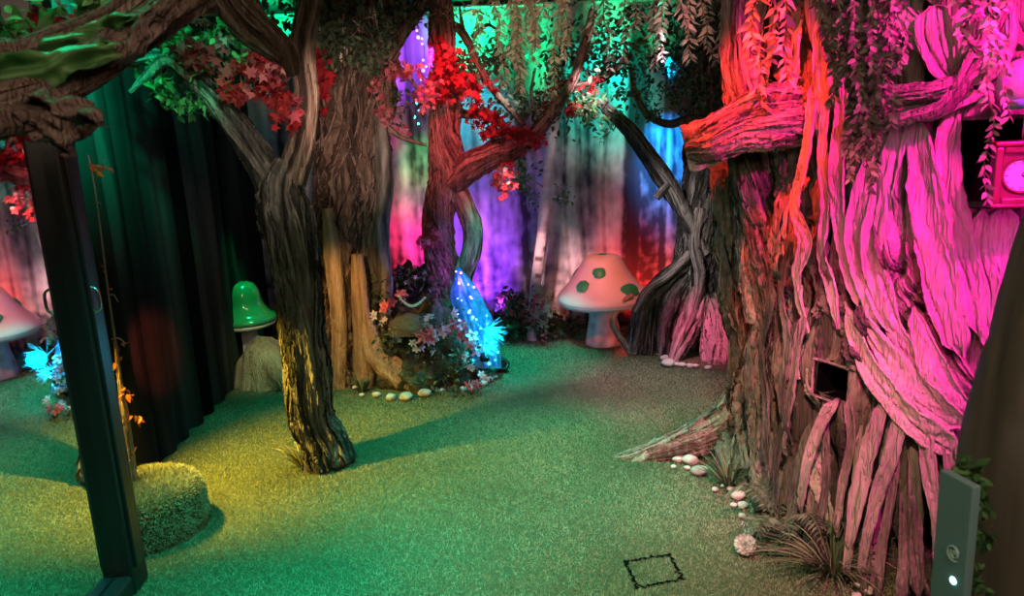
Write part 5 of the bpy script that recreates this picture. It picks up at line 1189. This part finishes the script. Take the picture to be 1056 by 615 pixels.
# low yellow lamp at the left
spot('yellow_lamp', (-1.67, 3.2, 1.0), (-1.05, 3.5, .05), YEL, 115, 80, .95, .03)
spot('warm_fill', (-1.55, 2.8, 1.6), (.9, 2.5, 0), (1., .55, .45), 18, 60, .9, .03)  # added warm fill beside the yellow lamp
spot('warm_right', (.35, .7, 2.35), ground(670, 545), (1., .54, .34), 150, 46, .95)  # unseen fill added to turn the right-hand turf brownish
# added teal fills under the ceiling, narrow cones spare the trunks
for (x, y, w_, a_) in ((-.85, 2.45, 150, 52), (.0, 2.35, 118, 58), (.1, 3.3, 155, 52), (.65, 3.5, 75, 44), (-.3, 4.0, 80, 44), (-1.15, 4.15, 75, 42), (-.5, 1.7, 100, 60)):
    spot('teal_fill', (x, y, 2.45), (x, y, 0), TEAL, w_, a_, .9, .1)
spot('teal_pool', (.0, 4.5, 2.2), ground(535, 375), (0, 1., .75), 170, 34, .95)
def bd(px, py): return at(px, py, 5.93)
for (px, py, w_) in ((490, 30, 110), (550, 50, 60), (290, 0, 110), (650, 20, 40), (380, 0, 20)):
    spot('green_top', at(px, py, 5.2) + (0, 0, -.05), bd(px, py), GRN, w_ * .5, 60, .9)
spot('green_left', (-1.15, 2.7, 2.45), (-1.74, 3.2, 2.1), (0, 1, .5), 170, 66, .95)
spot('green_leaf_light', (-.7, 2.5, 2.35), at(195, 45, 3.4), (0, 1, .45), 42, 30, .9)
area('warm_room', (.3, -.2, 2.35), (.0, 2.6, 1.), WARM, 7, 1.0, .5)  # weak unseen fill added near the camera
spot('purple_high', at(440, 60, 4.9), bd(422, 60), PUR, 120, 40, .9)
spot('cyan_mid', at(450, 60, 5.1), bd(438, 120), CYA, 20, 30, .9)
spot('green_mid', at(455, 150, 5.3), bd(440, 165), (.1, 1, .1), 9, 40, .9)
spot('yellow_mid', at(455, 190, 5.4), bd(430, 198), (1, .7, .05), 3.5, 50, .9)
spot('red_low', at(445, 270, 5.4), bd(418, 255), (1, .02, .10), 18, 75, .9)
spot('violet_low', at(505, 330, 5.45), bd(495, 265), (.28, .04, 1.), 36, 90, .9)
spot('white_mid', at(530, 60, 4.9), bd(510, 200), (.75, .9, .9), 9, 40, .9)
spot('teal_mid', at(510, 80, 5.2), bd(495, 120), CYA, 16, 46, .9)
spot('grey_mid', at(610, 60, 4.8), bd(605, 185), (1, .78, .82), 34, 46, .9)
spot('birch_light', (.0, 4.5, 1.5), at(559, 250, 5.6), (1., .5, .5), 90, 20, .9)  # unseen pinkish fill added to brighten the birch
spot('red_back', at(668, 340, 5.6), bd(668, 290), (1, .02, .02), 24, 96, .9)
spot('red_back', at(600, 280, 5.5), bd(610, 260), (1, .1, .15), 2, 70, .9)
spot('blue_back', at(690, 60, 5.2), bd(690, 170), BLU, 420, 40, .9)
spot('teal_high', at(625, 20, 5.1), bd(620, 95), (0, .9, .6), 60, 56, .9)
spot('mushroom_pink', (.25, 3.6, 2.1), gM + (0, 0, .5), (1., .17, .12), 100, 22, .8)
spot('mushroom_red', at(640, 330, 5.35), at(660, 345, 5.2), RED, 14, 120, .9)
spot('green_shroom', at(262, 150, 4.9), gL + (0, 0, .45), GRN, 22, 30, .8)
spot('pink_roots', (.6, 4.0, 1.9), at(732, 362, 5.0), (1., .16, .34), 110, 18, .8)
spot('violet_floor', (1.0, 3.7, 2.35), ground(660, 402), (.9, .62, .75), 120, 34, .9)
point('net_glow', at(505, 345, 4.55), (.0, .6, 1.), 3.2)
point('net_glow', at(492, 350, 4.86), (.0, .55, 1.), 2.6, .02)
point('net_glow', at(474, 290, 4.82), (.45, .1, 1.), 1.6, .02)
spot('magenta_right', (1.28, 1.0, 2.38), on_giant(945, 195)[0], (1., .006, .34), 120, 70, .9)
spot('violet_right', (1.45, 1.1, 2.0), on_giant(990, 270)[0], (.8, .02, 1.), 9, 44, .9)
spot('magenta_low', (1.0, .8, 1.45), on_giant(1000, 280)[0], (1., .01, .42), 30, 40, .9)  # added fill for the shadowed cloth below the clock
spot('pink_lower', (.55, 1.4, 1.9), on_giant(880, 340)[0], (1., .07, .20), 30, 30, .95)
spot('red_top', (.45, 2.3, 2.35), at(785, 120, 2.85), (1., .03, .02), 130, 40, .9)
spot('olive_columns', (-.3, 2.2, 2.2), at(765, 330, 3.2), (1., .9, .75), 16, 26, .9)
spot('grey_rear', (.2, 3.4, 2.1), at(722, 250, 5.2), (1., .8, .8), 70, 24, .9)  # added fill so the rear tree's bark strips show
spot('brown_trunks', (-.4, 2.3, 1.7), at(375, 120, 4.7), (1., .60, .50), 80, 30, .9)  # sourceless warm fill added on the hollow trunk
spot('bank_light', (-.2, 2.6, 1.9), at(440, 350, 4.6), (1., .8, .75), 14, 16, .9)  # unseen fill put in to lift the flower bank
spot('branch_light', (-.6, 2.2, 2.1), at(250, 130, 3.4), (1., .8, .65), 22, 40, .9)  # added neutral fill for the forked tree's upper branch
spot('twig_light', (-.9, 2.1, 2.2), at(107, 172, gq[1]), (1., .75, .6), 9, 8, .9)  # narrow unseen fill added to pick out the orange leaves
spot('red_leaves_light', (-.1, 4.25, 2.25), at(465, 100, 5.0), (1., .10, .16), 40, 56, .9)
spot('pink_branch', (.1, 2.9, 1.9), at(492, 185, 5.0), (1., .28, .28), 60, 16, .9)
spot('vine_light', (.15, 2.7, 1.9), at(545, 35, 4.25), (1., .66, .48), 26, 34, .9)
spot('vine_light', (.45, 2.5, 1.9), at(690, 30, 3.6), (1., .4, .34), 11, 36, .9)
spot('bough_light', (-.3, .5, 2.3), at(60, 70, 1.05), (1., .6, .5), 1.2, 60, .9)  # dim added fill keeping the overhead bough visible
spot('bough_green', (-.75, 1.5, 2.4), at(70, 50, 1.1), (0, 1, .4), 12, 60, .9)
spot('amber_slabs', (-1.1, 3.7, 1.4), at(368, 330, 4.7), (1., .45, .12), 36, 40, .9)
spot('boulder_light', (-.9, 4.0, 1.5), cB + (0, 0, .15), (.8, 1., .5), 26, 26, .9)  # unseen fill added to brighten the draped boulder
spot('dim_red', (-1.2, 3.35, .8), (-1.74, 3.78, .58), (1, .12, .08), 14, 36, .5)
spot('stump_fill', (-1.66, 2.9, 1.0), cM + (0.05, 0, .2), YEL, 16, 50, .7, .03)  # added yellow fill for the stump top, not a separate lamp
spot('right_floor', (-.2, 1.6, 2.2), ground(745, 530), (1., .85, .7), 56, 22, .9)  # added fill for the pompom and stones by the giant tree

w = bpy.data.worlds.new('world'); bpy.context.scene.world = w; w.use_nodes = True
w.node_tree.nodes['Background'].inputs[0].default_value = (.02, .02, .02, 1); w.node_tree.nodes['Background'].inputs[1].default_value = 0.2
vs = bpy.context.scene.view_settings
bpy.context.scene.display_settings.display_device = 'sRGB'
vs.view_transform = 'Standard'; vs.look = 'None'; vs.gamma = 1; vs.use_curve_mapping = False; vs.exposure = 1.25
